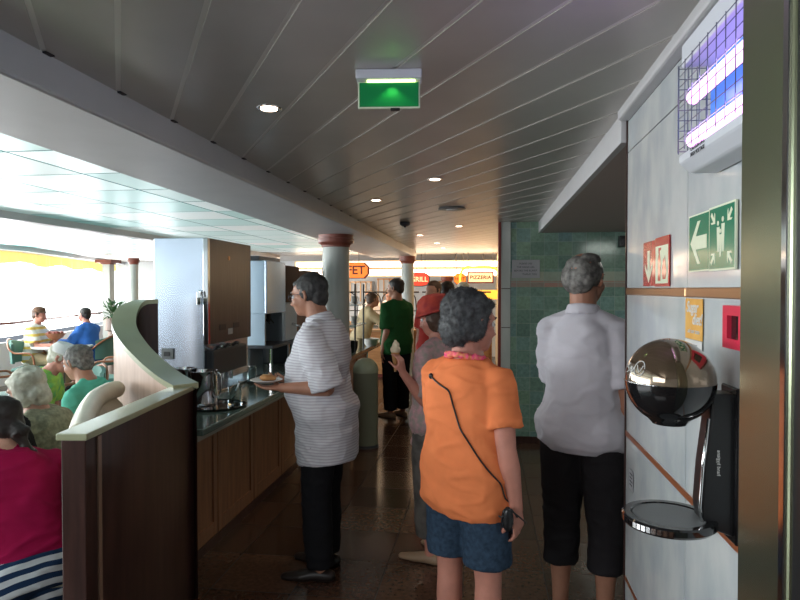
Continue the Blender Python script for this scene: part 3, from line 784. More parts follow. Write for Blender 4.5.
# ------------------------------------------------------------------ insect lamp on the right wall
uy0, uy1, ux = 1.175, 1.60, .455
u = root('insect_lamp', 'wall insect killer lamp with two glowing violet tubes behind a wire grid', 'insect lamp', (WX, 1.38, 1.90))
b = B(); prism(b, [(.462, -.0), (.462, -.02), (.49, -.045), (.553, -.045), (.553, .0)], 0, uy1 - uy0, mtx=Matrix(((1, 0, 0, 0), (0, 0, 1, uy0), (0, 1, 0, 1.945), (0, 0, 0, 1))))
part('tray', b, M['lampwhite'], u, bevel=.006)
b = B(); box(b, .47, .553, uy0, uy1 + .01, 2.160, 2.215); part('top_cover', b, M['lampwhite'], u, bevel=.004)
b = B(); box(b, .535, .553, uy0, uy1, 1.945, 2.155); part('reflector', b, M['reflglow'], u)
for z, lb in ((2.078, 0), (1.975, 0)):
    b = B(); tube(b, [(.488, uy0 + .02, z), (.488, uy1 - .025, z)], .0165, 14); part('tube_lamp', b, M['uvtube'], u, smooth='auto')
    b = B(); tube(b, [(.492, uy1 - .025, z), (.492, uy1 - .008, z)], .014, 14); part('tube_cap', b, M['lampwhite'], u, smooth='auto')
b = B()
for k in range(9): z = 1.955 + k * .0250; tube(b, [(.535, uy1, z), (.462, uy1, z), (.458, uy1 - .006, z), (.458, uy0, z)], .0011, 5)
for k in range(9): y = uy0 + .012 + k * .050; tube(b, [(.457, y, 1.948), (.457, y, 2.158)], .0011, 5)
for k in range(4): x = .462 + k * .021; tube(b, [(x, uy1, 1.948), (x, uy1, 2.16)], .0011, 5)
part('wire_grid', b, M['wire'], u)
b = text_bm('CAUTION UV-A\nHIGH VOLTAGE', .013, Matrix(((0, 0, -1, .4610), (-1, 0, 0, 1.46), (0, 1, 0, 1.933), (0, 0, 0, 1))), .0004); part('caution_text', b, M['ink'], u)
for z in (2.078, 1.975):
    l = bpy.data.lights.new('uv', 'AREA'); l.shape = 'RECTANGLE'; l.size = .02; l.size_y = .3; l.energy = .35; l.color = (.6, .42, 1)
    lo = bpy.data.objects.new('uv', l); COL.objects.link(lo); lo.parent = u; lo.location = (.463 - WX, 0, z - 1.90); lo.rotation_euler = (0, R(90), 0)

# ------------------------------------------------------------------ wall signs (faces look towards -X)
WM = lambda y, z, off=.004: Matrix(((0, 0, -1, WX - off), (-1, 0, 0, y), (0, 1, 0, z), (0, 0, 0, 1)))   # local x -> -Y, y -> up, z -> out
def flat(b, pts, mtx, h=.0006): return prism(b, pts, -h, 0, mtx=mtx)
def rect(x0, x1, y0, y1): return [(x0, y0), (x1, y0), (x1, y1), (x0, y1)]
def arrow(cx, cy, s, ang):
    p = [(-.5, 0), (-.05, .45), (.12, .45), (-.16, .14), (.5, .14), (.5, -.14), (-.16, -.14), (.12, -.45), (-.05, -.45)]
    c, sn = math.cos(ang), math.sin(ang)
    return [(cx + s * (x * c - y * sn), cy + s * (x * sn + y * c)) for x, y in p]
# evacuation arrow sign: y 1.80-1.64 ; assembly sign: 1.63-1.47
s1 = root('arrow_sign', 'green square sign with a pale arrow pointing left', 'sign', (WX, 1.722, 1.742))
b = B(); flat(b, rect(-.080, .080, -.076, .076), WM(1.722, 1.742, .0055), .003); part('border', b, M['signpale'], s1)
b = B(); flat(b, rect(-.076, .076, -.072, .072), WM(1.722, 1.742, .0060)); part('panel', b, M['signgreen'], s1)
b = B(); flat(b, arrow(0, 0, .125, 0), WM(1.722, 1.742, .0067)); part('arrow', b, M['signpale'], s1)
s2 = root('assembly_sign', 'green square assembly point sign with figures and corner arrows', 'sign', (WX, 1.556, 1.742))
b = B(); flat(b, rect(-.083, .083, -.078, .078), WM(1.554, 1.742, .0085), .005); part('border', b, M['signpale'], s2)
b = B(); flat(b, rect(-.078, .078, -.073, .073), WM(1.554, 1.742, .0092)); part('panel', b, M['signgreen'], s2)
for cx, cy, a in ((-.052, .048, R(-45)), (.052, .048, R(-135)), (-.052, -.048, R(45)), (.052, -.048, R(135))):
    b = B(); flat(b, arrow(cx, cy, .036, a + PI), WM(1.554, 1.742, .0098)); part('corner_arrow', b, M['signpale'], s2)
for cx, cy, k in ((-.018, .004, .9), (.012, .008, 1.0), (-.003, -.012, .8)):
    b = B(); m4 = WM(1.554, 1.742, .0098)
    lathe(b, [(.0065 * k, 0), (.0065 * k, .0006)], m4 @ V((cx, cy + .034 * k, 0)), 12, mtx=m4.to_3x3().to_4x4())
    flat(b, [(cx - .010 * k, cy + .024 * k), (cx + .010 * k, cy + .024 * k), (cx + .008 * k, cy - .008 * k), (cx + .006 * k, cy - .042 * k), (cx + .001, cy - .042 * k), (cx, cy - .012 * k), (cx - .001, cy - .042 * k), (cx - .006 * k, cy - .042 * k), (cx - .008 * k, cy - .008 * k)], m4)
    part('figure', b, M['signpale'], s2)
s3 = root('fire_sign', 'dark red sign with a pale hooked arrow pointing down', 'sign', (WX, 2.228, 1.706))
m4 = WM(2.228, 1.706, .0055); b = B(); flat(b, rect(-.075, .075, -.076, .076), m4, .003); part('panel', b, M['signred'], s3)
m4 = WM(2.228, 1.706, .0062); b = B(); flat(b, arrow(0, -.01, .11, R(90)), m4); part('arrow', b, M['signpale'], s3)
s4 = root('extinguisher_sign', 'cream sign with red top showing a fire extinguisher and flame', 'sign', (WX, 2.068, 1.706))
m4 = WM(2.066, 1.706, .0065); b = B(); flat(b, rect(-.080, .080, -.078, .080), m4, .004); part('panel', b, M['signred'], s4)
m4 = WM(2.066, 1.706, .0070); b = B(); flat(b, rect(-.070, .070, -.068, .052), m4); part('field', b, M['signpale'], s4)
m4 = WM(2.066, 1.706, .0077); b = B(); flat(b, [(-.04, -.06), (-.01, -.06), (-.01, .01), (-.018, .025), (-.018, .035), (-.004, .04), (-.004, .046), (-.034, .046), (-.034, .03), (-.032, .025), (-.04, .01)], m4); part('extinguisher', b, M['signred'], s4)
b = B(); flat(b, [(.015, -.055), (.045, -.055), (.055, -.03), (.045, -.005), (.04, .02), (.03, -.002), (.022, .012), (.012, -.015), (.008, -.035)], m4); part('flame', b, M['signred'], s4)
# poster
ps = root('poster', 'small orange poster with white script above a printed white notice', 'poster', (WX, 1.76, 1.5))
m4 = WM(1.760, 1.552, .0045); b = B(); flat(b, rect(-.070, .068, -.068, .042), m4, .0015); part('orange_sheet', b, M['posteror'], ps)
b = B(); flat(b, rect(-.070, .066, -.150, -.070), m4, .0012); part('white_sheet', b, M['paper'], ps)
m5 = WM(1.760, 1.552, .0052)
b = text_bm('Sugar', .042, m5 @ Matrix.Translation((-.012, .018, 0)), .0004, True, shear=.3); part('script_text', b, M['paper'], ps)
b = text_bm('diet!', .042, m5 @ Matrix.Translation((.028, -.014, 0)), .0004, True, shear=.3); part('script_text', b, M['paper'], ps)
b = text_bm('ask our team', .018, m5 @ Matrix.Translation((.0, -.046, 0)), .0004, shear=.3); part('small_text', b, M['paper'], ps)
b = B()
for k, (x0, x1) in enumerate(((-.02, .03), (-.055, .05), (-.055, .045), (-.055, .052), (-.055, .02))): flat(b, rect(x0, x1, -.084 - k * .013, -.081 - k * .013), m5)
part('printed_lines', b, M['greyplastic'], ps)
# fire call point
cp = root('fire_call_point', 'red fire alarm call point on marble wall beside the metal post', 'fire alarm', (WX, 1.46, 1.535))
b = B(); m4 = WM(1.455, 1.535, .001)
for r_ in (rect(-.058, .058, .026, .048), rect(-.058, .058, -.048, -.026), rect(-.058, -.032, -.026, .026), rect(.032, .058, -.026, .026)): prism(b, r_, 0, .018, mtx=m4)
part('frame', b, M['callred'], cp)
b = B(); prism(b, rect(-.032, .032, -.026, .026), 0, .008, mtx=m4); part('glass_plate', b, M['blackgloss'], cp)
# small grey label low on the wall
tg = root('wall_label', 'small grey label low at the far end of the marble wall', 'label', (WX, 2.47, .885))
m4 = WM(2.47, .885, .0045); b = B(); flat(b, rect(-.035, .03, -.038, .038), m4, .001); part('plate', b, M['plaque'], tg)
b = B(); m4 = WM(2.47, .885, .0052)
for k in range(4): flat(b, rect(-.025, .02 - .006 * (k % 2), .020 - k * .014, .025 - k * .014), m4, .0004)
part('printed_lines', b, M['ink'], tg)
# plaque on the tiled wall
p0 = GX(512, 6.5).x; p1 = GX(540, 6.5).x
pq = root('wall_plaque', 'pale grey notice plaque with four dark lines on the green tiles', 'sign', (.42, 6.615, 1.80))
PLX = (.258, .545)
b = B(); box(b, PLX[0], PLX[1], 6.608, 6.619, 1.735, 1.925); part('plate', b, M['plaque'], pq, bevel=.003)
for k, t in enumerate(('PLEASE USE', 'THE HAND GEL', 'BEFORE THE BUFFET', 'THANK YOU')):
    b = text_bm(t, .026, Matrix(((1, 0, 0, .40 + (.04 if k == 3 else 0)), (0, 0, -1, 6.6075), (0, 1, 0, 1.885 - k * .037), (0, 0, 0, 1))), .0005); part('text_line', b, M['ink'], pq)
# little black box under the alcove ceiling
bx = root('wall_sensor', 'small black box high on the tiled wall under the alcove ceiling', 'sensor', (1.36, 6.58, 2.1))
xs = GXp(617, 243, 1).normalized()
sx = G(621, 242, 6.4)
bx.location = sx; MW[bx.name] = Matrix.Translation(sx)
b = B(); box(b, sx.x - .04, sx.x + .045, 6.53, 6.62, sx.z - .055, sx.z + .055); part('case', b, M['black'], bx, bevel=.006)
b = B(); lathe(b, [(.02, 0), (.024, -.01), (.012, -.016)], (sx.x, 6.53, sx.z), mtx=Matrix.Rotation(R(-90), 4, 'X')); part('lens', b, M['darkgrey'], bx, smooth='auto')

# ------------------------------------------------------------------ globe dispenser with drip tray
gx, gy, gz, gr = .418, 1.50, 1.408, .0985
d = root('hand_gel_dispenser', 'round smoky globe dispenser on a black arm over a round drip tray', 'dispenser', (WX, gy, 1.05))
b = B()
n = 20
prof = [(.0001, gr)] + [(gr * math.sin(PI * k / 40), gr * math.cos(PI * k / 40)) for k in range(1, 21)]
lathe(b, prof, (gx, gy, gz), 40); part('smoked_lid', b, M['smoke'], d, smooth='auto')
b = B(); prof = [(gr * 1.004 * math.cos(a), -gr * math.sin(a)) for a in [R(k) for k in range(0, 66, 6)]] + [(gr * .40, -gr * .97), (gr * .38, -gr * 1.0), (.0001, -gr * 1.0)]
lathe(b, prof, (gx, gy, gz), 40); part('lower_bowl', b, M['blackgloss'], d, smooth='auto')
b = B(); tube(b, [V((gx, gy, gz)) + V((math.cos(a), math.sin(a), 0)) * gr * 1.006 for a in [R(150 + k * 5) for k in range(19)]], .0012, 8); part('chrome_line', b, M['chrome'], d, smooth=True)
# arm
b = B()
A1 = [(.556, .165 + 1.22), (.50, 1.385), (.497, 1.33), (.484, 1.22), (.478, 1.13), (.484, 1.085), (.556, 1.06)]
prism(b, A1, gy - .032, gy + .032, mtx=Matrix(((1, 0, 0, 0), (0, 0, 1, 0), (0, 1, 0, 0), (0, 0, 0, 1)))); part('arm', b, M['black'], d, bevel=.006)
b = B(); box(b, .545, .556, gy - .05, gy + .045, 1.05, 1.40); part('wall_plate', b, M['blackgloss'], d, bevel=.004)
b = B(); tube(b, [(.4935, gy - .033, 1.33), (.481, gy - .033, 1.22), (.4755, gy - .033, 1.13), (.4815, gy - .033, 1.088)], .004, 8); part('chrome_edge', b, M['chrome'], d, smooth=True)
b = B(); lathe(b, [(.070, .0), (.098, .002), (.103, .008), (.103, .020), (.099, .024), (.084, .024), (.080, .018), (.0001, .018)], (gx, gy, 1.075), 44); part('drip_tray', b, M['blackgloss'], d, smooth='auto')
b = B(); lathe(b, [(.079, .019), (.079, .022), (.0001, .022)], (gx, gy, 1.075), 36); part('tray_grid', b, M['greyplastic'], d, smooth='auto')
b = B()
for k in range(9):
    a = R(205 + k * 6.5); c = V((gx, gy, 1.089)) + V((math.cos(a), math.sin(a), 0)) * .1035
    box(b, -.0045, .0045, -.0008, .0012, -.006, .006, mtx=Matrix.Translation(c) @ Matrix.Rotation(a + PI / 2, 4, 'Z'))
part('tray_lettering', b, M['chrome'], d)
b = B()
m4 = Matrix.Translation((gx, gy, gz)) @ Matrix.Rotation(R(215), 4, 'Z')
def onglobe(az, el, r=1.008): return V((gx, gy, gz)) + V((math.cos(el) * math.cos(az), math.cos(el) * math.sin(az), math.sin(el))) * gr * r
# script logo on the globe: strokes
def stroke(b, pts, w=.0011): tube(b, catmull([onglobe(R(a), R(e)) for a, e in pts], 5), w, 6)
c0 = 212
stroke(b, [(c0 + 9 * math.cos(t), 20 + 10 * math.sin(t)) for t in [k * .55 for k in range(12)]])
stroke(b, [(c0 - 24, 25), (c0 - 29, 20), (c0 - 21, 16), (c0 - 26, 12)]); stroke(b, [(c0 - 18, 14), (c0 - 16, 21), (c0 - 13, 14), (c0 - 10, 21)]); stroke(b, [(c0 - 5, 24), (c0 + 1, 15), (c0 + 6, 24)])
part('logo_script', b, M['paper'], d)
b = text_bm('hand hygiene', .011, Matrix(((0, 0, -1, .5), (0, 0, 0, 0), (0, 0, 0, 0), (0, 0, 0, 1))) if False else Matrix(((0, 1, 0, .515), (0, 0, -1, gy - .0325), (1, 0, 0, 1.23), (0, 0, 0, 1))), .0004); part('arm_text', b, M['paper'], d)

# ------------------------------------------------------------------ dark booth partition with sweeping cap
Pa = GZ(195, 384, 1.12); Pb = GZ(85, 433, 1.12)
dv = V((Pb.x - Pa.x, Pb.y - Pa.y, 0)).normalized(); nv = V((dv.y, -dv.x, 0))
if nv.x > 0: nv = -nv
bp = root('booth_partition', 'dark wooden booth partition sweeping up into a curved end', 'partition', (Pa.x, Pa.y, 0))
th = .085
b = B(); prism(b, [Pa.xy, Pb.xy, (Pb + nv * th).xy, (Pa + nv * th).xy], 0, 1.095); part('end_panel', b, M['wood_dark'], bp, bevel=.004)
b = B(); e = .012
prism(b, [(Pa - nv * e - dv * e).xy, (Pb - nv * e + dv * e).xy, (Pb + nv * (th + e) + dv * e).xy, (Pa + nv * (th + e) - dv * e).xy], 1.095, 1.12); part('straight_cap', b, M['wood_cap'], bp, bevel=.004)
b = B(); c = Pb - dv * .09 - nv * .001
prism(b, [(c - nv * .006 - dv * .012).xy, (c - nv * .006 + dv * .012).xy, (c + dv * .012).xy, (c - dv * .012).xy], .02, 1.09); part('cover_strip', b, M['wood_capd'], bp)
# sweeping wall
cpx = [(186, 384, 3.17), (170, 375, 3.30), (150, 359, 3.46), (133, 341, 3.60), (124, 324, 3.76), (128, 308, 3.92), (140, 300.5, 4.02), (156, 299, 4.08)]
cp3 = catmull([G(*q) for q in cpx], 7)
tk = .058
wl = B(); wl2 = B(); cpb = B(); prv = None
for i, p in enumerate(cp3):
    t = (cp3[min(i + 1, len(cp3) - 1)] - cp3[max(i - 1, 0)]); t.z = 0; t.normalize(); nn = V((-t.y, t.x, 0))     # left of travel = booth side
    row = (p + nn * tk, p - nn * tk)
    cur = dict(a=[wl.verts.new((row[0].x, row[0].y, 0)), wl.verts.new((row[0].x, row[0].y, p.z - .02)), ],
               b=[wl2.verts.new((row[1].x, row[1].y, 0)), wl2.verts.new((row[1].x, row[1].y, p.z - .02)), wl2.verts.new((p.x, p.y, p.z - .02))],
               c=[cpb.verts.new(p + nn * (tk + .01)), cpb.verts.new(p - nn * (tk + .01)), cpb.verts.new(p - nn * (tk + .01) - V((0, 0, .028))), cpb.verts.new(p + nn * (tk + .01) - V((0, 0, .028)))])
    if prv:
        wl.faces.new((prv['a'][0], prv['a'][1], cur['a'][1], cur['a'][0])); wl2.faces.new((prv['b'][0], prv['b'][1], cur['b'][1], cur['b'][0]))
        for k in range(4): cpb.faces.new((prv['c'][k], prv['c'][(k + 1) % 4], cur['c'][(k + 1) % 4], cur['c'][k]))
    else: cpb.faces.new(cur['c'])
    prv = cur
cpb.faces.new(prv['c'])
bmesh.ops.delete(wl2, geom=[v for v in wl2.verts if not v.link_faces], context='VERTS')
part('curved_inner_veneer', wl, M['wood_pink'], bp, smooth=True); part('curved_outer_panel', wl2, M['wood_dark'], bp, smooth=True)
part('sweeping_cap', cpb, M['wood_cap'], bp, smooth='auto')

# booth bench with rolled back
bn = root('booth_bench', 'cream upholstered curved booth bench with rolled back inside the partition', 'bench', GX(95, 3.2))
rp = [G(80, 452, 2.45), G(84, 424, 2.7), G(89, 404, 2.95), (G(96, 389, 3.2)), G(106, 380, 3.38), G(116, 379, 3.46)]
for q in rp: pass
zroll = 1.04
rp = catmull([V((q.x, q.y, zroll + .02 * i / 5)) for i, q in enumerate(rp)], 6)
b = B(); tube(b, rp, .048, 14, caps_round=True); part('rolled_top', b, M['cream'], bn, smooth=True)
b = B(); pr = None
for i, p in enumerate(rp):
    t = (rp[min(i + 1, len(rp) - 1)] - rp[max(i - 1, 0)]); t.z = 0; t.normalize(); nn = V((t.y, -t.x, 0))
    prf = [(-.03, 1.04), (.045, .98), (.065, .85), (.07, .6), (.06, .44), (-.06, .44), (-.05, 1.0)]
    cur = [b.verts.new((p.x - nn.x * o * -1, p.y - nn.y * o * -1, z)) for o, z in prf]
    if pr:
        for k in range(len(prf) - 1): b.faces.new((pr[k], pr[k + 1], cur[k + 1], cur[k]))
    pr = cur
part('backrest', b, M['cream'], bn, smooth=True)
b = B(); pr = None
for i, p in enumerate(rp):
    t = (rp[min(i + 1, len(rp) - 1)] - rp[max(i - 1, 0)]); t.z = 0; t.normalize(); nn = V((-t.y, t.x, 0))
    cur = [b.verts.new((p.x + nn.x * o, p.y + nn.y * o, z)) for o, z in ((-.05, 0), (-.05, .45), (.38, .46), (.42, .42), (.40, 0))]
    if pr:
        for k in range(4): b.faces.new((pr[k], pr[k + 1], cur[k + 1], cur[k]))
    pr = cur
part('seat', b, M['cream'], bn, smooth='auto')

# ------------------------------------------------------------------ counter
XF = -1.50; CY0, CY1 = 3.12, 9.55
b = B()
out = [(XF, CY0), (XF, 8.7)]
for k in range(0, 10): a = R(k * 10); out.append((XF - .42 + .42 * math.cos(a), 8.7 + .85 * math.sin(a)))
out += [(-2.55, 9.55), (-2.55, CY0 + 1.25), (XF - .12, CY0)]
prism(b, out, .832, .87)
wt = root('worktop', 'long polished green granite worktop with a rounded far end', 'worktop', (XF, CY0, 0))
part('slab', b, M['granite'], wt, bevel=.006)
b = B(); inn = [(x + (.03 if x < -2 else -.03), y - (.03 if y > 9 else 0)) for x, y in out]; prism(b, inn, .80, .832); part('edge_rail', b, M['granite_edge'], wt)
y = 3.55
PX = -1.72
units = ['wood panelled base cabinet next to the booth partition', 'base cabinet under the steel pitchers, second from the partition', 'base cabinet in front of the tall steel drinks machine', 'base cabinet behind the legs of the striped shirt man',
         'base cabinet under the pale blue machine', 'base cabinet beside the domed bin, near side', 'base cabinet behind the domed bin', 'base cabinet just past the domed bin', 'base cabinet near the rounded counter end']
for i, lb in enumerate(units):
    y0, y1 = 3.13 + i * .62, 3.13 + (i + 1) * .62
    c = root('base_cabinet', lb, 'cabinet', (PX, y0, 0), group='panelled cabinets under the worktop')
    xb = -2.3 if i > 1 else -1.95 - .15 * i
    b = B(); box(b, xb, PX, y0 + .001, y1 - .001, 0, .80); part('carcass', b, M['wood_counter'], c)
    b = B()
    f0, f1 = PX, PX + .016
    box(b, f0, f1, y0 + .004, y0 + .06, .06, .80); box(b, f0, f1, y1 - .06, y1 - .004, .06, .80); box(b, f0, f1, y0 + .06, y1 - .06, .70, .80); box(b, f0, f1, y0 + .06, y1 - .06, .06, .15)
    part('door_frame', b, M['wood_counter'], c, bevel=.003)
    b = B(); box(b, f0, f0 + .006, y0 + .06, y1 - .06, .15, .70); part('door_panel', b, M['wood_counter'], c)
    b = B(); box(b, f0, f0 + .022, y0 + .001, y1 - .001, 0, .06); part('plinth', b, M['wood_dark'], c)

# drinks machines
def gloc(p): return V((p.x, p.y, .87))
Q = 1.95 / 1.75
def Zq(z): return 1.62 + (z - 1.62) * Q
x1 = -1.95
yb = GXp(251, 300, x1).y; ya = GXp(208, 300, x1).y
xl = GXp(154, 300, -1.0); x0m = xl.x * ya / xl.y
m1 = root('drinks_machine', 'tall brushed steel drinks machine with large doors next to the booth', 'drinks machine', (x1, ya, .87))
b = B(); box(b, x0m, x1 - .03, ya, yb, 0.929, 1.982); box(b, x0m, -2.150, ya, yb, .89, 0.929); part('cabinet', b, M['steel_side'], m1, bevel=.004)
b = B(); box(b, x1 - .028, x1, ya + .0, yb, 1.224, 1.982); part('front_door', b, M['steel_front'], m1, bevel=.006)
b = B(); box(b, x1 - .034, x1 + .002, ya - .005, ya + .03, 1.228, 1.977); part('door_edge_strip', b, M['chrome'], m1, bevel=.002)
b = B(); box(b, x1 - .075, x1 - .045, ya - .022, ya, 1.509, 1.598); tube(b, [(x1 - .06, ya - .02, 1.609), (x1 - .035, ya - .03, 1.598), (x1 - .03, ya - .028, 1.564)], .009, 8); part('latch', b, M['chrome'], m1, bevel=.002)
b = B(); lathe(b, [(.016, 0), (.016, .004)], (x1, ya + .36, 1.854), mtx=Matrix.Rotation(R(90), 4, 'Y')); part('badge', b, M['bronze'], m1)
b = B(); box(b, x1, x1 + .003, ya + .19, ya + .30, 1.314, 1.358); box(b, x1, x1 + .003, ya + .44, ya + .55, 1.319, 1.358); part('selection_label', b, M['darkgrey'], m1)
b = B(); box(b, x1, x1 + .003, ya + .34, ya + .42, 1.275, 1.319); part('price_label', b, M['paper'], m1)
b = B(); box(b, x0m + .06, x0m + .15, ya - .012, ya, 1.119, 1.197); part('side_socket', b, M['greyplastic'], m1, bevel=.003)
b = B(); box(b, x0m + .08, x0m + .125, ya - .016, ya - .011, 1.141, 1.174); part('socket_insert', b, M['darkgrey'], m1)
b = B(); box(b, -2.160, x1 + .02, ya + .04, yb - .14, 0.996, 1.180); part('valve_block', b, M['darkgrey'], m1, bevel=.012)
for k in range(3):
    yy = ya + .12 + k * .15; b = B(); tube(b, [(x1 - .02, yy, 1.174), (x1 + .03, yy, 1.208), (x1 + .055, yy, 1.202)], .013, 8); sp_ = part('spout', b, M['chrome'], m1, smooth='auto'); b = B(); tube(b, [(x1 - .01, yy, 1.007), (x1 - .01, yy, 0.929)], .012, 8); part('nozzle', b, M['chrome'], sp_, smooth='auto')
b = B(); box(b, x1 - .19, x1 + .03, ya + .06, yb + .02, .871, .885); part('drip_tray', b, M['steel'], m1, bevel=.003)

ya2 = GXp(267, 300, x1).y; yb2 = GXp(285.5, 300, x1).y
m2 = root('drinks_machine', 'pale blue steel drinks machine with open dispensing bay in mid counter', 'drinks machine', (x1, ya2, .87))
b = B(); box(b, x0m - .05, x1 - .02, ya2, yb2, 1.397, 1.876); box(b, x0m - .05, -2.180, ya2, yb2, .87, 1.397); box(b, x0m, x1 - .02, ya2 , ya2 + .02, 1.107, 1.397); box(b, x0m, x1 - .02, yb2 - .03, yb2, 1.107, 1.397)
part('cabinet', b, M['bluesteel'], m2, bevel=.003)
b = B(); box(b, x1 - .02, x1, ya2, yb2, 1.397, 1.876); part('front_door', b, M['steel_side'], m2, bevel=.004)
b = B(); box(b, -2.185, -2.170, ya2 + .02, yb2 - .03, 1.119, 1.397); part('bay_back', b, M['black'], m2)
for k in range(3):
    yy = ya2 + .10 + k * .11; b = B(); tube(b, [(-2.050, yy, 1.397), (-2.050, yy, 1.308)], [.022, .014], 10); tube(b, [(-2.050, yy, 1.353), (-2.000, yy, 1.297)], .006, 8); part('spout', b, M['black'], m2, smooth='auto')
b = B(); box(b, x0m, x1 + .06, ya2 - .02, yb2 + .05, 1.085, 1.113); part('drip_shelf', b, M['darkgrey'], m2, bevel=.003)
for xx in (x1 + .03, -2.200):
    for yy in (ya2 + .02, yb2):
        b = B(); tube(b, [(xx, yy, .871), (xx, yy, 1.085)], .012, 8); part('leg', b, M['chrome'], m2, smooth='auto')
b = B(); box(b, x0m - .05, x1 - .06, ya2 - .03, yb2 + .02, 1.879, 1.915); part('top_lid', b, M['darkgrey'], m2, bevel=.003)
y3 = yb2 + .10
m3 = root('coffee_machine', 'brown coffee machine with white front beyond the pale blue machine', 'coffee machine', (x1, y3, .87))
b = B(); box(b, -2.350, x1 - .02, y3, y3 + .42, 1.486, 1.854); part('hopper_cabinet', b, M['browncloth'], m3, bevel=.006)
b = B(); box(b, -2.300, x1 - .04, y3 + .01, y3 + .40, 1.096, 1.486); part('brew_body', b, M['wallwhite'], m3, bevel=.01)
b = B(); box(b, -2.320, x1 + .04, y3, y3 + .42, .871, 1.096); part('base', b, M['black'], m3, bevel=.01)
b = B(); tube(b, [(x1 - .03, y3 + .2, 1.263), (x1 + .05, y3 + .2, 1.241), (x1 + .05, y3 + .2, 1.174)], .014, 10); part('spout', b, M['chrome'], m3, smooth=True)
y4 = y3 + .62
m4_ = root('coffee_machine', 'dark boxy dispenser on the counter seen over the man with glasses', 'coffee machine', (x1, y4, .87))
b = B(); box(b, -2.350, x1, y4, y4 + .5, 1.152, 1.821); part('cabinet', b, M['browncloth'], m4_, bevel=.006)
b = B(); box(b, -2.350, x1 + .03, y4, y4 + .5, .871, 1.130); part('base', b, M['darkgrey'], m4_, bevel=.01)
b = B(); box(b, x1, x1 + .006, y4 + .06, y4 + .44, 1.263, 1.709); part('front_panel', b, M['greyplastic'], m4_, bevel=.002)

# steel pitchers on a tray
def pitcher(px, py, D, hgt, r, label, rot=0):
    p = G(px, py, D); x, y, z = p.x, p.y, .888
    t = root('steel_pitcher', label, 'pitcher', (x, y, z), group='steel pitchers on the counter')
    b = B(); lathe(b, [(r * .96, 0), (r, .006), (r, hgt * .86), (r * 1.04, hgt * .95), (r * 1.08, hgt), (r * 1.02, hgt), (r * .96, hgt * .86), (r * .94, .02), (.0001, .02)], (x, y, z), 32); part('body', b, M['chrome'], t, smooth='auto')
    b = B(); o = V((math.cos(rot), math.sin(rot), 0)); c = V((x, y, z))
    tube(b, catmull([c + o * r * 1.0 + V((0, 0, hgt * .9)), c + o * (r + .035) + V((0, 0, hgt * .93)), c + o * (r + .045) + V((0, 0, hgt * .6)), c + o * (r + .03) + V((0, 0, hgt * .25)), c + o * r + V((0, 0, hgt * .2))], 5), .006, 8); part('handle', b, M['chrome'], t, smooth=True)
pitcher(204, 402, 4.00, .205, .085, 'larger steel pitcher in front, on the black tray', R(-10))
pitcher(186, 400, 4.06, .215, .070, 'steel pitcher farther left, half hidden by the front one', R(170))
pc = G(216, 404, 3.96)
ty = root('serving_tray', 'round black rimmed tray under the steel pitchers', 'tray', (pc.x, pc.y, .87))
b = B(); lathe(b, [(.17, .001), (.185, .006), (.19, .014), (.182, .012), (.17, .006), (.0001, .006)], (pc.x, pc.y, .87), 40); part('rim', b, M['black'], ty, smooth='auto')
b = B(); lathe(b, [(.165, .006), (.165, .0085), (.0001, .0085)], (pc.x, pc.y, .87), 36); part('inlay', b, M['chrome'], ty, smooth='auto')
jp = G(235, 400, 4.0)
jr = root('glass_jar', 'clear glass jar on the tray right of the steel pitcher', 'jar', (jp.x, jp.y, .88))
b = B(); lathe(b, [(.045, .0), (.045, .11), (.041, .11), (.041, .006), (.0001, .006)], (jp.x, jp.y, .88), 24); part('jar_wall', b, M['glass'], jr, smooth='auto')
b = B(); tube(b, [(jp.x - .02, jp.y, .892), (jp.x + .03, jp.y, 1.02)], .005, 8); ball(b, (jp.x + .032, jp.y, 1.025), (.012, .012, .005), 10, 6); part('spoon', b, M['chrome'], jr, smooth=True)
gp = G(252, 380, 4.95)
gj = root('glass_tumbler', 'upturned clear tumbler under the drinks machine spout', 'glass', (gp.x, gp.y, .89))
b = B(); lathe(b, [(.038, 0), (.032, .12), (.0001, .12), (.0001, .115), (.029, .115), (.035, 0)], (gp.x, gp.y, .887), 20); part('glass_wall', b, M['glass'], gj, smooth='auto')
b = B(); lathe(b, [(.036, .0), (.036, .004), (.034, .004)], (gp.x, gp.y, .8872), 20); part('rim', b, M['glassblue'], gj)
tp = G(264, 375, 5.15)
tt = root('food_tray', 'shallow pale tray on the counter before the blue machine', 'tray', (tp.x, tp.y, .87))
b = B(); prism(b, rect(-.13, .13, -.13, .13), .872, .880, mtx=Matrix.Translation((tp.x + .05, tp.y, 0))); part('tray_base', b, M['paper'], tt, bevel=.002)
b = B()
for r_ in (rect(-.14, -.13, -.14, .14), rect(.13, .14, -.14, .14), rect(-.13, .13, -.14, -.13), rect(-.13, .13, .13, .14)): prism(b, r_, .871, .893, mtx=Matrix.Translation((tp.x + .05, tp.y, 0)))
part('tray_rim', b, M['darkgrey'], tt)

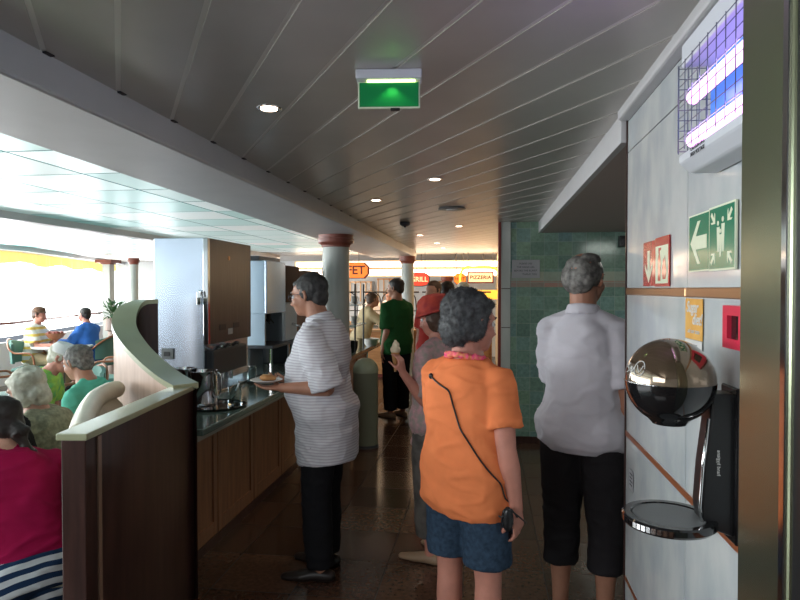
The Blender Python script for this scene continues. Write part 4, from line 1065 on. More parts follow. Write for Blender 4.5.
# cup rack on the far part of the counter
kp = GX(348, 7.5)
rk = root('cup_rack', 'metal rack with blue glass shelves of cups on the far counter', 'rack', (kp.x, kp.y, .87))
for xx in (-.14, .14):
    for yy in (-.25, .25):
        b = B(); tube(b, [(kp.x + xx, kp.y + yy, .871), (kp.x + xx, kp.y + yy, 1.68)], .011, 8); part('post', b, M['darkgrey'], rk, smooth='auto')
for z in (1.18, 1.42): b = B(); box(b, kp.x - .17, kp.x + .17, kp.y - .28, kp.y + .28, z, z + .02); part('shelf', b, M['glassblue'], rk, bevel=.003)
for i in range(6):
    z = 1.203 if i % 2 else 1.443; cx = kp.x + (-.08, .09)[(i // 2) % 2]; cy = kp.y - .2 + .13 * (i // 2)
    c = root('cup', ('white cup on the lower rack shelf' if i % 2 else 'white cup on the upper rack shelf'), 'cup', (cx, cy, z), group='cups on the rack shelves ' + ('lower' if i % 2 else 'upper'))
    b = B(); lathe(b, [(.03, 0), (.042, .09), (.038, .09), (.027, .006), (.0001, .006)], (cx, cy, z), 16); part('cup_body', b, M['whitecloth'], c, smooth='auto')
    b = B(); tube(b, catmull([(cx + .036, cy, z + .075), (cx + .062, cy, z + .06), (cx + .034, cy, z + .025)], 4), .005, 6); part('handle', b, M['whitecloth'], c, smooth=True)
# things on the warm end of the counter
for i, (px, D, r, h_, mm, nm, lb) in enumerate([(371, 8.1, .10, .10, 'whitecloth', 'white_bowl', 'white bowl near the rounded counter end'), (353, 7.3, .06, .14, 'black', 'sauce_pot', 'small black pot under the cup rack'), (360, 7.9, .05, .12, 'beige', 'sugar_pot', 'beige pot beside the white bowl')]):
    q = GX(px, D); c = root(nm, lb, 'pot' if i else 'bowl', (q.x, q.y, .87))
    b = B(); lathe(b, [(r * .6, .001), (r * .9, h_ * .4), (r, h_), (r * .92, h_), (r * .8, h_ * .4), (.0001, .01)], (q.x, q.y, .87), 24); part('vessel', b, M[mm], c, smooth='auto')
    b = B(); lathe(b, [(r * .55, .0), (r * .62, .006)], (q.x, q.y, .87), 24); part('foot', b, M[mm], c)

# domed waste bin
bx_ = GX(365.5, 6.36); r = .128
wb = root('waste_bin', 'olive cylindrical waste bin with a rounded dome standing by the counter', 'bin', bx_)
b = B(); lathe(b, [(r * 1.0, 0), (r, .76), (r * 1.01, .765)], bx_, 32); part('bin_body', b, M['bin'], wb, smooth='auto')
b = B(); lathe(b, [(r * 1.03, .765), (r * 1.03, .79)] + [(r * 1.02 * math.cos(R(a)), .79 + .125 * math.sin(R(a))) for a in range(10, 90, 10)] + [(.0001, .915)], bx_, 32); part('dome', b, M['bindome'], wb, smooth='auto')
b = B(); lathe(b, [(r * 1.05, 0), (r * 1.05, .03)], bx_, 32); part('foot_ring', b, M['darkgrey'], wb, smooth='auto')

al = root('added_alcove_fill', 'added unseen light panel under the alcove ceiling', 'ceiling light', (1.5, 4.6, 2.206))  # added unseen fill lamp, brightens the green tiled wall
b = B(); box(b, 1.3, 1.7, 4.2, 5.0, 2.192, 2.205); part('fill_panel', b, M['lampwhite'], al, bevel=.003)
l = bpy.data.lights.new('alcove', 'AREA'); l.size = .4; l.energy = 22; l.color = (.95, 1, .92)
lo = bpy.data.objects.new('alcove', l); COL.objects.link(lo); lo.location = (0, 0, -.02); lo.parent = al

# ================================================================== servery at the end of the corridor
def ftxt(t, size, p, mname, name, parent, shear=0, bold=True):
    b = text_bm(t, size, Matrix(((1, 0, 0, p.x), (0, 0, -1, p.y), (0, 1, 0, p.z), (0, 0, 0, 1))), .002, bold, shear=shear)
    return part(name, b, M[mname], parent)
lt = root('light_trough', 'long double strip light trough glowing above the servery', 'strip light', (-1.7, 12.4, 2.12))
for z, h_ in ((2.115, .05), (1.955, .06)):
    b = B(); box(b, -3.9, .19, 12.38, 12.42, z - h_, z + h_); part('light_strip', b, M['lampstrip'], lt)
b = B(); box(b, -3.95, .195, 12.42, 12.47, 1.87, 2.19); part('back_board', b, M['wallwarm'], lt)
b = B(); box(b, -3.95, .195, 12.37, 12.43, 2.03, 2.05); part('divider', b, M['bronze'], lt)
for px in (455, 483, 420):
    q = GX(px, 12.2); b = B(); tube(b, [(q.x, 12.4, 2.18), (q.x, 12.4, CZ)], .008, 6); part('hanger_rod', b, M['darkgrey'], lt)

def sign(name, label, px, py, D, w, h_, shape, mb, mt, text, tsize, frame=None):
    p = G(px, py, D); s_ = root(name, label, 'sign', p)
    if shape == 'oval': pts = [(w / 2 * math.copysign(abs(math.cos(a)) ** .7, math.cos(a)), h_ / 2 * math.copysign(abs(math.sin(a)) ** .7, math.sin(a))) for a in [2 * PI * k / 28 for k in range(28)]]
    else: c = h_ * .28; pts = [(-w / 2 + c, -h_ / 2), (w / 2 - c, -h_ / 2), (w / 2, -h_ / 2 + c), (w / 2, h_ / 2 - c), (w / 2 - c, h_ / 2), (-w / 2 + c, h_ / 2), (-w / 2, h_ / 2 - c), (-w / 2, -h_ / 2 + c)]
    mt4 = Matrix(((1, 0, 0, p.x), (0, 0, -1, p.y), (0, 1, 0, p.z), (0, 0, 0, 1)))
    b = B(); prism(b, [(x * 1.08, y * 1.12) for x, y in pts], -.04, 0, mtx=mt4); part('sign_case', b, M[frame or 'dkred'], s_)
    b = B(); prism(b, pts, 0, .006, mtx=mt4); part('sign_face', b, M[mb], s_)
    ftxt(text, tsize, p - V((0, .009, 0)), mt, 'sign_text', s_)
    for sx in (-w * .3, w * .3):
        b = B(); tube(b, [(p.x + sx, p.y + .02, p.z + h_ * .5), (p.x + sx, p.y + .02, CZ)], .005, 6); part('hanger_rod', b, M['darkgrey'], s_)
sign('hanging_sign', 'orange lit hanging sign ending in ET beside the thick column', 345.5, 270.5, 11.6, .84, .27, 'oct', 'neonorange', 'dkred', 'BUFFET', .225)
sign('hanging_sign', 'red oval hanging sign right of the column behind the green shirt man', 419, 279.5, 11.8, .38, .24, 'oval', 'neonred', 'signcream', 'GRILL', .13, 'ink')
sign('hanging_sign', 'small orange red hanging sign left of the yellow neon sign', 460, 279, 12.0, .22, .2, 'oct', 'neonorange', 'dkred', 'HOT', .09)
yp = G(480.5, 277.5, 11.9)
ys_ = root('neon_sign', 'framed yellow neon sign with red lettering over the servery', 'sign', yp)
mt4 = Matrix(((1, 0, 0, yp.x), (0, 0, -1, yp.y), (0, 1, 0, yp.z), (0, 0, 0, 1)))
b = B(); prism(b, rect(-.25, .25, -.11, .11), -.03, 0, mtx=mt4); part('sign_case', b, M['dkred'], ys_)
b = B(); prism(b, rect(-.225, .225, -.085, .085), 0, .006, mtx=mt4); part('sign_face', b, M['signcream'], ys_)
ftxt('PIZZERIA', .10, yp - V((0, .009, 0)), 'dkred', 'sign_text', ys_)
b = B()
for k, rr in enumerate((.17, .20)):
    tube(b, catmull([mt4 @ V((-.36, -.32, 0)), mt4 @ V((-.38 - .02 * k, .0, 0)), mt4 @ V((-.30, rr, 0)), mt4 @ V((0, rr + .02, 0)), mt4 @ V((.28, rr - .02, 0)), mt4 @ V((.34 + .02 * k, 0, 0)), mt4 @ V((.33, -.32, 0))], 6), .012, 8)
part('neon_outline', b, M['neon'], ys_, smooth=True)
for px in (468, 493):
    b = B(); q = GX(px, 11.9); tube(b, [(q.x, yp.y, yp.z + .1), (q.x, yp.y, CZ)], .006, 6); part('hanger_rod', b, M['darkgrey'], ys_)
b = B(); prism(b, rect(-.36, .33, -.42, -.24), -.3, -.26, mtx=mt4); part('menu_panel', b, M['neon'], ys_)

# servery counters, glass guards
for i, (x0, x1, lb) in enumerate([(-3.4, -2.3, 'leftmost orange wood servery counter behind the cup rack'), (-2.3, -1.2, 'orange wood servery counter left of the green shirt man'), (-1.2, .1, 'orange wood servery counter behind the women')]):
    c = root('servery_counter', lb, 'counter', ((x0 + x1) / 2, 11.2, 0))
    b = B(); box(b, x0 + .01, x1 - .01, 11.20, 11.85, .06, .84); part('counter_front', b, M['wood_orange'], c)
    b = B(); box(b, x0 + .02, x1 - .02, 11.25, 11.8, 0, .06); part('plinth', b, M['dkred'], c)
    b = B(); box(b, x0 + .002, x1 - .002, 11.13, 11.9, .84, .88); part('counter_top', b, M['bronze'], c, bevel=.006)
    b = B(); box(b, x0 + .06, x1 - .06, 11.18, 11.202, .14, .76); part('front_panel', b, M['wood_orange'], c, bevel=.008)
    g = root('sneeze_guard', ['glass sneeze guard with arched dark frame behind the cup rack', 'glass sneeze guard with arched dark frame left of the green shirt man', 'glass sneeze guard with arched dark frame behind the women'][i], 'glass guard', ((x0 + x1) / 2, 11.1, .88))
    b = B(); tube(b, [(x0 + .03, 11.25, 1.565), (x1 - .03, 11.25, 1.565)], .014, 8); part('top_rail', b, M['black'], g, smooth='auto')
    b = B(); tube(b, [(x0 + .03, 11.25, 1.22), (x1 - .03, 11.25, 1.22)], .010, 8); part('lower_rail', b, M['black'], g, smooth='auto')
    nb = 3
    for k in range(nb):
        xa = x0 + .06 + k * (x1 - x0 - .12) / nb; xb_ = xa + (x1 - x0 - .12) / nb * .92
        b = B(); tube(b, catmull([(xa, 11.25, .881), (xa, 11.25, 1.40), (xa + .07, 11.25, 1.53), ((xa + xb_) / 2, 11.25, 1.56), (xb_ - .07, 11.25, 1.53), (xb_, 11.25, 1.40), (xb_, 11.25, .881)], 4), .011, 6); part('arch', b, M['black'], g, smooth=True)
# food pans
foods = [('dkred', 'red'), ('neonorange', 'orange'), ('leaf', 'green'), ('beige', 'beige'), ('whitecloth', 'white'), ('redcloth', 'bright red'), ('valance', 'yellow')]
places = ['nearest the cup rack', 'second from the cup rack', 'third from the cup rack', 'left of the green shirt man', 'right of the green shirt man', 'behind the red hat', 'by the servery right end']
for i in range(7):
    x = -3.0 + i * .42 if i < 4 else -1.1 + (i - 4) * .36
    mt = ['dkred', 'posteror', 'leaf', 'beige', 'whitecloth', 'redcloth', 'posteror'][i]
    c = root('food_pan', 'steel pan of %s food on the servery counter, %s' % (foods[i][1], places[i]), 'food pan', (x, 11.55, .88))
    b = B(); box(b, x - .15, x + .15, 11.40, 11.70, .881, .95); part('pan', b, M['chrome'], c, bevel=.004)
    b = B()
    for k in range(26): ball(b, (x + random.uniform(-.12, .12), 11.55 + random.uniform(-.12, .12), .965 + random.uniform(0, .03)), random.uniform(.018, .032), 7, 5)
    o = part('food', b, M[mt], c, smooth=True); o['kind'] = 'stuff'
# back wall fittings: shelving and windows, menu boards
for i, (px0, px1, y0, y1, lb) in enumerate([(342, 367, 281, 302, 'white wall cabinet with orange mullions behind the cup rack'), (372, 399, 278, 300, 'pale wall cabinet with mullions on the end wall behind the green shirt man'), (424, 444, 281, 300, 'pale wall cabinet on the end wall beyond the red oval sign')]):
    a, c_ = G(px0, y1, 14.4), G(px1, y0, 14.4)
    c = root('wall_cabinet', lb, 'cabinet', ((a.x + c_.x) / 2, 14.95, a.z))
    b = B(); box(b, a.x, c_.x, 14.82, 14.99, a.z, c_.z); part('cabinet_case', b, M['wallwhite'], c)
    for k in range(5):
        xx = a.x + .03 + k * (c_.x - a.x - .06) / 4; b = B(); box(b, xx - .012, xx + .012, 14.80, 14.82, a.z, c_.z); part('mullion', b, M['bronze'], c)
    b = B(); box(b, a.x, c_.x, 14.80, 14.82, c_.z - .03, c_.z); part('top_rail', b, M['bronze'], c)

# ================================================================== dining furniture
def chair(loc, rz, label, seat='chairgreen', group=None, hgt=.86):
    c = root('dining_chair', label, 'chair', loc, rz, group)
    b = B(); prism(b, [(-.21, -.20), (.21, -.20), (.23, .22), (-.23, .22)], .40, .45); part('seat', b, M[seat], c, world=False, bevel=.02)
    b = B(); pr = None
    for k in range(9):
        a = R(-64 + k * 16); x = .25 * math.sin(a); y = -.10 - .15 * math.cos(a)
        x2 = x * .86; y2 = y * .86
        topz = hgt - .06 * (x / .25) ** 2
        cur = [b.verts.new((x, y, .52)), b.verts.new((x * 1.04, y * 1.10, topz)), b.verts.new((x2 * 1.04, y2 * 1.12, topz)), b.verts.new((x2, y2, .52))]
        if pr:
            for j in range(4): b.faces.new((pr[j], pr[(j + 1) % 4], cur[(j + 1) % 4], cur[j]))
        else: b.faces.new(cur)
        pr = cur
    b.faces.new(pr[::-1]); part('backrest', b, M[seat], c, world=False, smooth='auto')
    b = B(); tube(b, catmull([(-.26, .14, .45), (-.27, .10, .66), (-.26, -.12, .68), (-.22, -.22, hgt - .10), (0, -.295, hgt + .012), (.22, -.22, hgt - .10), (.26, -.12, .68), (.27, .10, .66), (.26, .14, .45)], 5), .014, 8)
    part('arm_frame', b, M['chairwood'], c, world=False, smooth=True)
    for x, y in ((-.20, -.19), (.20, -.19), (-.22, .20), (.22, .20)):
        b = B(); tube(b, [(x, y, .41), (x * 1.08, y * 1.08, 0.001)], [.019, .013], 8); part('leg', b, M['chairwood'], c, world=False, smooth='auto')
def table(loc, label, r=.42, rz=0):
    c = root('dining_table', label, 'table', loc, rz)
    b = B(); lathe(b, [(r, .715), (r + .01, .73), (r, .745), (.0001, .745)], seg=32); part('tabletop', b, M['whitecloth'], c, world=False, smooth='auto')
    b = B(); lathe(b, [(.045, .02), (.035, .08), (.035, .715)], seg=16); part('pedestal', b, M['greyplastic'], c, world=False, smooth='auto')
    b = B(); lathe(b, [(.24, 0), (.24, .015), (.05, .03)], seg=24); part('base', b, M['greyplastic'], c, world=False, smooth='auto')
chair(GX(3, 6.9), R(-40), 'green upholstered chair at the left picture edge behind the white haired woman', hgt=.92)
chair(GX(104, 5.6), R(100), 'green upholstered chair behind the teal shirt man')
chair(GX(72, 5.9), R(150), 'dark framed green chair right behind the white cap')
chair(GX(30, 9.3), R(-70), 'wood framed chair under the man in yellow and white')
chair(GX(97, 9.9), R(80), 'wood framed chair under the person in blue')
chair(GX(108, 8.3), R(110), 'wood framed chair with curved arms right of the person in blue')
table(GX(62, 9.6), 'round white table between the man in yellow and the person in blue')
table(GX(28, 4.1), 'round white table before the white haired woman', .38)
dp = GX(55, 9.5)
dish = root('footed_dish', 'brown footed dish on the far white table', 'dish', (dp.x, dp.y, .745))
b = B(); lathe(b, [(.07, .001), (.02, .02), (.02, .08), (.10, .13), (.15, .20), (.14, .20), (.09, .14), (.0001, .12)], (dp.x, dp.y, .745), 20); part('bowl', b, M['chairwood'], dish, smooth='auto')
b = B()
for k in range(14): ball(b, (dp.x + random.uniform(-.08, .08), dp.y + random.uniform(-.08, .08), .745 + .2), .03, 7, 5)
o = part('fruit', b, M['dkred'], dish, smooth=True); o['kind'] = 'stuff'
# potted plant
pp = GX(114, 10.6)
pl_ = root('potted_plant', 'leafy green plant on a pale stand beside the square pillar', 'plant', pp)
b = B(); lathe(b, [(.10, 0), (.10, .9), (.15, .92), (.17, 1.14), (.15, 1.14), (.0001, 1.10)], pp, 20); part('pot', b, M['terracotta_pot'], pl_, smooth='auto')
b = B()
for k in range(150):
    a = random.uniform(0, 2 * PI); el = random.uniform(-.2, 1.3); L_ = random.uniform(.12, .36)
    d_ = V((math.cos(a) * math.cos(el), math.sin(a) * math.cos(el), math.sin(el)))
    c = V((pp.x, pp.y, 1.16)) + d_ * L_ * .8; sdv = d_.cross(V((0, 0, 1))).normalized() * .026
    tip = c + d_ * .09 + V((0, 0, -.035)); vv = [b.verts.new(c - d_ * .03), b.verts.new(c + sdv), b.verts.new(tip), b.verts.new(c - sdv)]; b.faces.new(vv)
part('foliage', b, M['leaf'], pl_)
b = B()
for k in range(9):
    a = k * .7; tube(b, [(pp.x, pp.y, 1.08), (pp.x + .12 * math.cos(a), pp.y + .12 * math.sin(a), 1.3), (pp.x + .2 * math.cos(a), pp.y + .2 * math.sin(a), 1.42)], .005, 5)
part('stem', b, M['leaf'], pl_)

# ================================================================== the people
def WD(rz, *v): return Matrix.Rotation(-R(rz), 3, 'Z') @ V(v)      # world direction -> figure frame
def loc_of(f, p): return f['MX'].inverted() @ V(p)

# --- woman in orange, foreground
rz = -34
W1 = person('woman in an orange t-shirt and navy shorts seen from behind', GX(468, 2.52), R(rz), H=1.615, skin='skinred', vox=.0065, bulk=1.19, shoulder=.165, hipw=1.04, headscale=1.16, head=(-24, 6),
    arms={'L': ((-.10, .25, -.95), (.15, .8, -.25), (.2, .8, -.1), (0, 0, -1), 45),
          'R': ((.20, -.08, -1), (.10, .16, -1), (.0, .2, -1), (-1, 0, 0), 40)},
    hair='curly', hairm='hairgrey', top=dict(m='orange', sleeve=.66, hem=-.15, fit=.016, wr=.009, flare=.012, hemw=1.02, name='t_shirt', loose=.9), bottom=dict(m='denim', name='shorts', len=.79, fit=.008, loose=1.3))
sh = W1['obs']['top']
def P1(px, py, D=2.33): return loc_of(W1, G(px, py, D))
path = catmull([P1(423, 374, 2.5), P1(429, 388), P1(437, 408), P1(453, 433), P1(476, 457), P1(497, 478), P1(509, 495), P1(515, 506)], 6)
sp = snap(sh, path, .006)
for it in range(6): sp = [sp[0]] + [(sp[k - 1] + sp[k] * 2 + sp[k + 1]) / 4 for k in range(1, len(sp) - 1)] + [sp[-1]]
sp = [p + (q - p) * max(0, 1) if (q - p).length > 0 else p for p, q in zip(sp, snap(sh, sp, .005))]
for it in range(2): sp = [sp[0]] + [(sp[k - 1] + sp[k] * 2 + sp[k + 1]) / 4 for k in range(1, len(sp) - 1)] + [sp[-1]]
b = B(); tube(b, sp, .0034, 6); part('shoulder_strap', b, M['black'], W1['P'], world=False, smooth=True)
nk = [V((.080 * math.cos(a), -.010 + .076 * math.sin(a), 0)) + V((0, 0, (.93 + .522) * W1['s'] - .02 * math.sin(a))) for a in [2 * PI * k / 14 for k in range(14)]]
b = B(); tube(b, catmull(nk, 4, True) + [nk[0]], .013, 10)
lei = remesh(b, .006, 1, lambda co: .009 * noise.noise(co * 70))
part('flower_garland', lei, M['lei'], W1['P'], world=False, label='pink flower garland round the neck')
hl = W1['J']['R']['wr']
pch = root('belt_pouch', 'small black pouch with dangling cords at the orange shirt woman\'s right hip', 'pouch', W1['MX'] @ (hl + V((-.03, -.01, 0))))
hw = W1['MX'] @ hl
b = B(); ball(b, hw + V((-.035, -.055, -.02)), (.022, .014, .048), 14, 10); part('pouch_body', b, M['black'], pch, smooth=True)
b = B()
for k in range(5): a = k * 1.2; tube(b, catmull([hw + V((-.03, -.06, .02)), hw + V((-.03 + .03 * math.cos(a), -.065, .0 + .02 * math.sin(a))), hw + V((-.02 + .055 * math.cos(a), -.06, -.03 + .03 * math.sin(a * 2)))], 4), .003, 6)
part('cord', b, M['black'], pch, smooth=True)
b = B(); ball(b, sp[0] + V((0, 0, .0)), (.010, .008, .012), 12, 8); part('strap_buckle', b, M['black'], W1['P'], world=False, smooth=True)

# --- man in grey polo
rz = -24
W2 = person('man in a grey polo shirt and charcoal cropped trousers facing the tiled wall', GX(584, 2.90), R(rz), H=1.82, shoulder=.148, skin='skintan', vox=.0075, bulk=.98, belly=.0, head=(-14, 4),
    arms={'L': ((.02, .22, -1), (.25, .6, -.6), (.2, .6, -.7), (1, 0, 0), 40), 'R': ((.16, -.02, -1), (.02, .22, -1), (0, .2, -1), (-1, 0, 0), 35)},
    hair='balding', hairm='hairsalt', top=dict(m='polo', sleeve=.80, hem=-.10, fit=.020, wr=.009, flare=.01, loose=.9), bottom=dict(m='charcoal', len=1.42, fit=.016, loose=1.2, wr=.006))
nz = (.93 + .515) * W2['s']
b = B(); tube(b, [(0, -.015, nz - .005), (0, -.008, nz + .045)], [(.086, .078), (.072, .068)], 24); part('collar', remesh(b, .009, 2), M['polo'], W2['P'], world=False)

# --- man in striped shirt
rz = 84
W3 = person('man with glasses in a long striped shirt holding a plate at the counter', GX(326, 3.52), R(rz), H=1.735, skin='skintan', vox=.007, bulk=1.08, belly=.06, lean=4, head=(0, 10), neckshift=.035,
    arms={'L': (WD(rz, .34, -.02, -1), WD(rz, -1, -.10, .02), WD(rz, -1, .05, -.02), V((0, 0, 1)), 14), 'R': (WD(rz, .02, .06, -1), WD(rz, -.85, -.1, .02), WD(rz, -1, -.2, .05), V((0, 0, 1)), 30)},
    legs={'L': ((-.02, .06, -1), (0, -.06, -1), -8), 'R': ((.05, .10, -1), (0, -.02, -1), 8)},
    hair='short', hairm='hairgreyd', top=dict(m='stripe', sleeve=1.0, hem=-.27, fit=.026, wr=.007, flare=.02, hemw=1.06, loose=1.15), bottom=dict(m='blackcloth', len=1.97, fit=.018, loose=1.1))
Hh = W3['Hh']
b = B(); nb_ = W3['T'](0, .0, .515); tube(b, [nb_ - V((0, .006, .015)), nb_ + V((0, .014, .045))], [(.096, .092), (.074, .074)], 24); part('collar', remesh(b, .009, 2), M['stripe'], W3['P'], world=False)
b = B()
for sx in (-1, 1):
    c = Hh(sx * .032, .098, .004); rx = W3['HR'] @ V((1, 0, 0)); rzv = W3['HR'] @ V((0, 0, 1))
    tube(b, [c + rx * .021 * math.cos(a) + rzv * .017 * math.sin(a) for a in [2 * PI * k / 16 for k in range(17)]], .0016, 6)
    tube(b, [Hh(sx * .054, .096, .008), Hh(sx * .080, .05, .012), Hh(sx * .086, -.01, .012)], .0016, 6)
tube(b, [Hh(-.011, .100, .008), Hh(.011, .100, .008)], .0016, 6)
part('glasses', b, M['wire'], W3['P'], world=False, smooth=True)
wr3 = W3['J']['L']; hp3 = W3['MX'] @ (wr3['hand'] + V((0, 0, .028)))
pt = root('plate', 'small white plate with bread held by the striped shirt man', 'plate', hp3)
b = B(); lathe(b, [(.045, 0), (.065, .006), (.088, .016), (.085, .018), (.060, .010), (.0001, .008)], hp3, 32); part('dish', b, M['whitecloth'], pt, smooth='auto')
br = root('bread_roll', 'golden bread roll on the small white plate', 'bread', hp3 + V((.0, 0, .01)))
b = B(); ball(b, hp3 + V((0, 0, .026)), (.040, .032, .018)); ball(b, hp3 + V((.03, .01, .022)), (.025, .022, .014)); part('crust', remesh(b, .006, 3, lambda co: .002 * noise.noise(co * 60)), M['cone'], br)
b = B(); box(b, -.022, .022, -.003, .003, -.001, .002, mtx=Matrix.Translation(hp3 + V((0, 0, .043)))); part('score_mark', b, M['beige'], br)

# --- man in green
rz = 48
W4 = person('man in a green shirt and black trousers standing before the servery', GX(396.5, 7.85), R(rz), H=1.78, skin='skintan', vox=.012, bulk=1.08, head=(28, 6),
    arms={'L': (WD(rz, .05, -.12, -1), WD(rz, -.25, .12, -1), WD(rz, -.1, .1, -1), WD(rz, 1, 0, 0), 30), 'R': (WD(rz, -.1, .1, -1), WD(rz, -.6, .5, .0), WD(rz, -.6, .4, .2), V((0, 0, 1)), 30)},
    hair='short', hairm='hairdark', top=dict(m='greencloth', sleeve=.9, hem=-.14, fit=.025, wr=.008, loose=1.1), bottom=dict(m='blackcloth', len=1.92, fit=.02, loose=1.2), shoes='shoetan')

# --- woman with red hat
rz = 62
W5 = person('woman in a red hat and floral top turned left beyond the orange shirt woman', GX(438, 3.72), R(rz), H=1.58, skin='skinred', vox=.009, bulk=1.02, head=(18, 14),
    arms={'L': (WD(62, .02, -.10, -1), WD(62, -.42, -.30, .62), WD(62, -.15, -.05, 1), WD(62, -.8, .3, -.2), 60), 'R': (WD(62, .0, .1, -1), WD(62, -.6, .1, -.5), WD(62, -.6, 0, -.6), (0, 0, -1), 40)},
    hair='bob', hairm='hairbrown', top=dict(m='floral', sleeve=.9, hem=-.16, fit=.02, wr=.008), bottom=dict(m='greyskirt', len=1.72, fit=.02, loose=1.6), shoes='shoetan')
Hh = W5['Hh']; HRm = W5['HR'].to_4x4()
b = B(); lathe(b, [(.122, .025), (.124, .030), (.098, .052), (.098, .09), (.085, .122), (.05, .138), (.0001, .142)], Hh(0, -.012, .0), 28, mtx=HRm)
part('hat', remesh(b, .007, 3, wrinkle(.006, 12, 12, 3)), M['redhat'], W5['P'], world=False, label='red cloth hat with a soft brim')

# ice cream in her left hand
hp_ = W5['MX'] @ (W5['J']['L']['hand'] + W5['J']['L']['pn'] * .034 + V((0, 0, .0)))
ic = root('ice_cream_cone', 'ice cream cone held up by the woman in the red hat', 'ice cream', hp_ - V((0, 0, .07)))
b = B(); tube(b, [hp_ - V((0, 0, .07)), hp_ + V((0, 0, .04))], [.006, .024], 14); part('wafer_cone', b, M['cone'], ic, smooth='auto')
b = B(); ball(b, hp_ + V((0, 0, .055)), (.030, .030, .026)); ball(b, hp_ + V((.003, 0, .082)), (.021, .021, .019)); ball(b, hp_ + V((0, 0, .102)), (.009, .009, .010))
part('ice_cream_scoop', remesh(b, .005, 2), M['ice'], ic)


# --- three people seen beyond the hats
for px, D, h_, hm, tp_, hr, rz, lb in [(434, 7.2, 1.74, 'hairbrown', 'redcloth', 'short', 30, 'person in a red shirt whose ruddy face and dark fringe show above the red hat'),
                            (447.5, 7.6, 1.74, 'hairdark', 'browncloth', 'short', -20, 'dark haired person right of the ruddy face above the hats'),
                            (463, 8.3, 1.74, 'hairwhite', 'beige', 'short', 10, 'fair haired person just left of the yellow neon sign')]:
    person(lb, GX(px, D), R(rz + 120 if tp_ == 'redcloth' else rz), H=h_, vox=.014, hair=hr, hairm=hm, top=dict(m=tp_, sleeve=.7, fit=.02), bottom=dict(m='charcoal', fit=.02))
# --- servery staff and guests
person('guest in a beige shirt and teal trousers reaching toward the servery by the cup rack', GX(360, 9.6), R(-60), H=1.62, skin='skintan', vox=.013, lean=18, hair='short', hairm='hairbrown',
    arms={'R': (WD(-60, .8, .2, -.6), WD(-60, .9, .2, -.1), WD(-60, 1, 0, 0), (0, 0, -1), 20)}, top=dict(m='beige', sleeve=1.5, fit=.025), bottom=dict(m='tealcloth', fit=.02))
person('cook in white standing behind the servery left of the green shirt man', GX(370, 12.3), R(170), H=1.62, skin='skintan', vox=.014, hair='short', hairm='hairbrown', top=dict(m='whitecloth', sleeve=1.6, fit=.03), bottom=dict(m='charcoal', fit=.02))
person('cook in white standing behind the servery partly hidden by the green shirt man', GX(389, 12.35), R(190), H=1.66, vox=.014, hair='short', hairm='hairdark', top=dict(m='whitecloth', sleeve=1.6, fit=.03), bottom=dict(m='charcoal', fit=.02))

# --- seated guests on the left
SD = lambda **k: k
W6 = person('seated woman in a magenta top and striped trousers with dark ponytail', GX(20, 2.45), R(58), H=1.58, skin='skin', vox=.009, bulk=1.12, sitting=True, seat_z=.40, lean=24, head=(20, 14), hair='ponytail', hairm='hairdark',
    arms={'L': ((-.25, .25, -1), (.1, .95, .0), (.2, 1, 0), (0, 0, -1), 40), 'R': ((.3, .2, -1), (-.2, .95, -.1), (-.2, 1, 0), (0, 0, -1), 40)},
    top=dict(m='magenta', sleeve=1.9, hem=-.03, fit=.028, wr=.012, name='jumper'), bottom=dict(m='navystripe', len=1.8, fit=.055, loose=1.2))
W7 = person('seated person in a black jacket cut by the left picture edge', GX(-6, 2.85), R(80), H=1.60, skin='skin', vox=.010, bulk=1.15, sitting=True, seat_z=.45, lean=14, head=(30, 10), hair='short', hairm='hairdark',
    top=dict(m='blackcloth', sleeve=1.9, hem=-.10, fit=.03, wr=.012, name='jacket'), bottom=dict(m='charcoal', fit=.02))
W8 = person('seated white haired woman in an olive fleece looking down to the left', GX(58, 3.35), R(95), H=1.56, skin='skin', vox=.008, bulk=1.18, sitting=True, seat_z=.40, lean=16, head=(8, 22), hair='bob', hairm='hairwhite',
    arms={'L': ((-.2, .35, -1), (.1, .95, .1), (.2, 1, 0), (0, 0, -1), 40), 'R': ((.2, .35, -1), (-.1, .95, .1), (-.2, 1, 0), (0, 0, -1), 40)},
    top=dict(m='fleece', sleeve=1.9, hem=-.10, fit=.035, wr=.012, name='fleece'), bottom=dict(m='charcoal', fit=.02))
W9 = person('seated grey haired man in a teal shirt facing left beside the booth', GX(106, 4.15), R(88), H=1.66, skin='skintan', vox=.010, bulk=1.12, sitting=True, seat_z=.42, lean=18, head=(-4, 18), hair='short', hairm='hairsalt',
    top=dict(m='teal', sleeve=.8, hem=-.10, fit=.025, wr=.010), bottom=dict(m='charcoal', fit=.02))
W10 = person('person in a lime shirt and white cap leaning over the table', GX(17, 4.9), R(-75), H=1.62, skin='skinred', vox=.011, sitting=True, seat_z=.44, lean=30, head=(0, 22), hair='short', hairm='hairwhite',
    top=dict(m='lime', sleeve=.7, hem=-.10, fit=.025, wr=.010), bottom=dict(m='beige', fit=.02))
b = B(); lathe(b, [(.090, .045), (.096, .05), (.094, .09), (.07, .12), (.0001, .13)], W10['Hh'](0, -.005, 0), 20, mtx=W10['HR'].to_4x4()); part('cap', b, M['whitecloth'], W10['P'], world=False, smooth='auto', label='white cap')
W11 = person('distant man in a yellow and white shirt with a brown hat at the window', GX(33, 9.6), R(-80), H=1.72, skin='skinred', vox=.014, sitting=True, seat_z=.46, lean=6, head=(0, 5), hair='short', hairm='hairbrown',
    arms={'L': ((-.2, .5, -.8), (.1, 1, .3), (0, 1, .2), (0, 0, -1), 30), 'R': ((.2, .5, -.8), (0, 1, .1), (0, 1, 0), (0, 0, -1), 30)},
    top=dict(m='yellowstripe', sleeve=.8, hem=-.10, fit=.03), bottom=dict(m='beige', fit=.02))
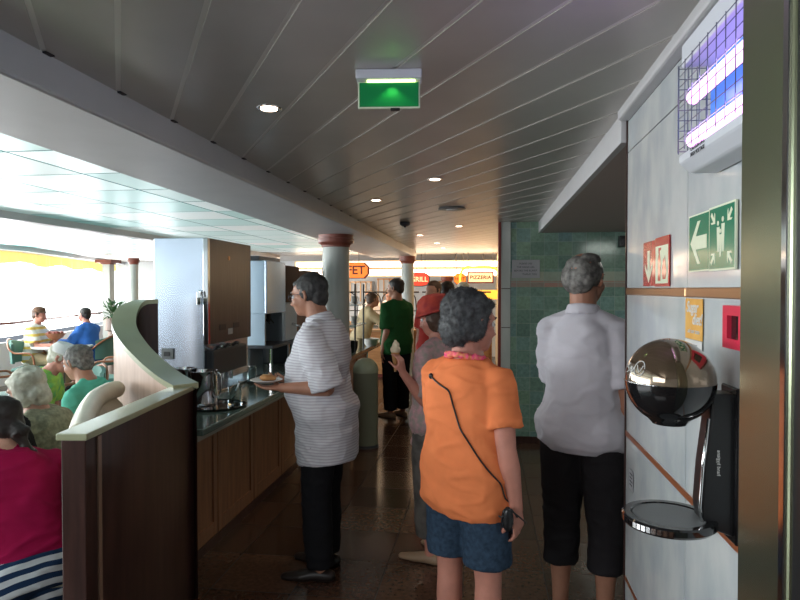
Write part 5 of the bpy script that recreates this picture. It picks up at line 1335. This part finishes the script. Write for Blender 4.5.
b = B(); lathe(b, [(.12, .045), (.122, .05), (.09, .06), (.085, .11), (.05, .13), (.0001, .135)], W11['Hh'](0, -.005, 0), 20, mtx=W11['HR'].to_4x4()); part('hat', b, M['browncloth'], W11['P'], world=False, smooth='auto', label='brown hat')
W12 = person('distant dark haired person in a blue top at the window table', GX(90, 9.9), R(84), H=1.70, skin='skinred', vox=.014, sitting=True, seat_z=.46, lean=8, head=(0, 5), hair='short', hairm='hairdark',
    arms={'L': ((-.2, .5, -.8), (.1, 1, .1), (0, 1, .0), (0, 0, -1), 30), 'R': ((.2, .5, -.8), (0, 1, .1), (0, 1, 0), (0, 0, -1), 30)},
    top=dict(m='bluecloth', sleeve=1.9, hem=-.10, fit=.03), bottom=dict(m='charcoal', fit=.02))

# ================================================================== light
W = bpy.data.worlds.new('world'); SC.world = W; W.use_nodes = True
W.node_tree.nodes['Background'].inputs[0].default_value = (.75, .85, 1, 1); W.node_tree.nodes['Background'].inputs[1].default_value = .35
def area(name, loc, rot, sx, sy, e, col):
    l = bpy.data.lights.new(name, 'AREA'); l.shape = 'RECTANGLE'; l.size = sx; l.size_y = sy; l.energy = e; l.color = col
    o = bpy.data.objects.new(name, l); COL.objects.link(o); o.location = loc; o.rotation_euler = rot
    return o
area('window_light', (-7.7, 3.5, 1.5), (0, R(-90), 0), 1.4, 12, 400, (.92, .97, 1))
area('window_light', (-8.6, 13, 1.5), (0, R(-90), R(-17)), 1.4, 7, 250, (.92, .97, 1))
area('added_fill_light', (-2.3, -1.4, 2.0), (R(64), 0, R(-30)), 2.2, 1.0, 72, (.95, .97, 1))  # lamp added behind the camera to brighten the people in the corridor
area('servery_light', (-1.2, 12.0, 2.28), (0, 0, 0), 4.5, 1.2, 85, (1, .66, .36))
area('servery_light', (-4.5, 13.0, 2.28), (0, 0, 0), 4, 1.2, 60, (1, .78, .55))
SC.view_settings.view_transform = 'Standard'
SC.view_settings.exposure = 0
SC.cycles.max_bounces = 6; SC.cycles.diffuse_bounces = 3; SC.cycles.glossy_bounces = 4; SC.cycles.transmission_bounces = 5
SC.cycles.sample_clamp_indirect = 4

for o in list(COL.objects): SC.collection.objects.link(o)
bpy.data.collections.remove(COL)
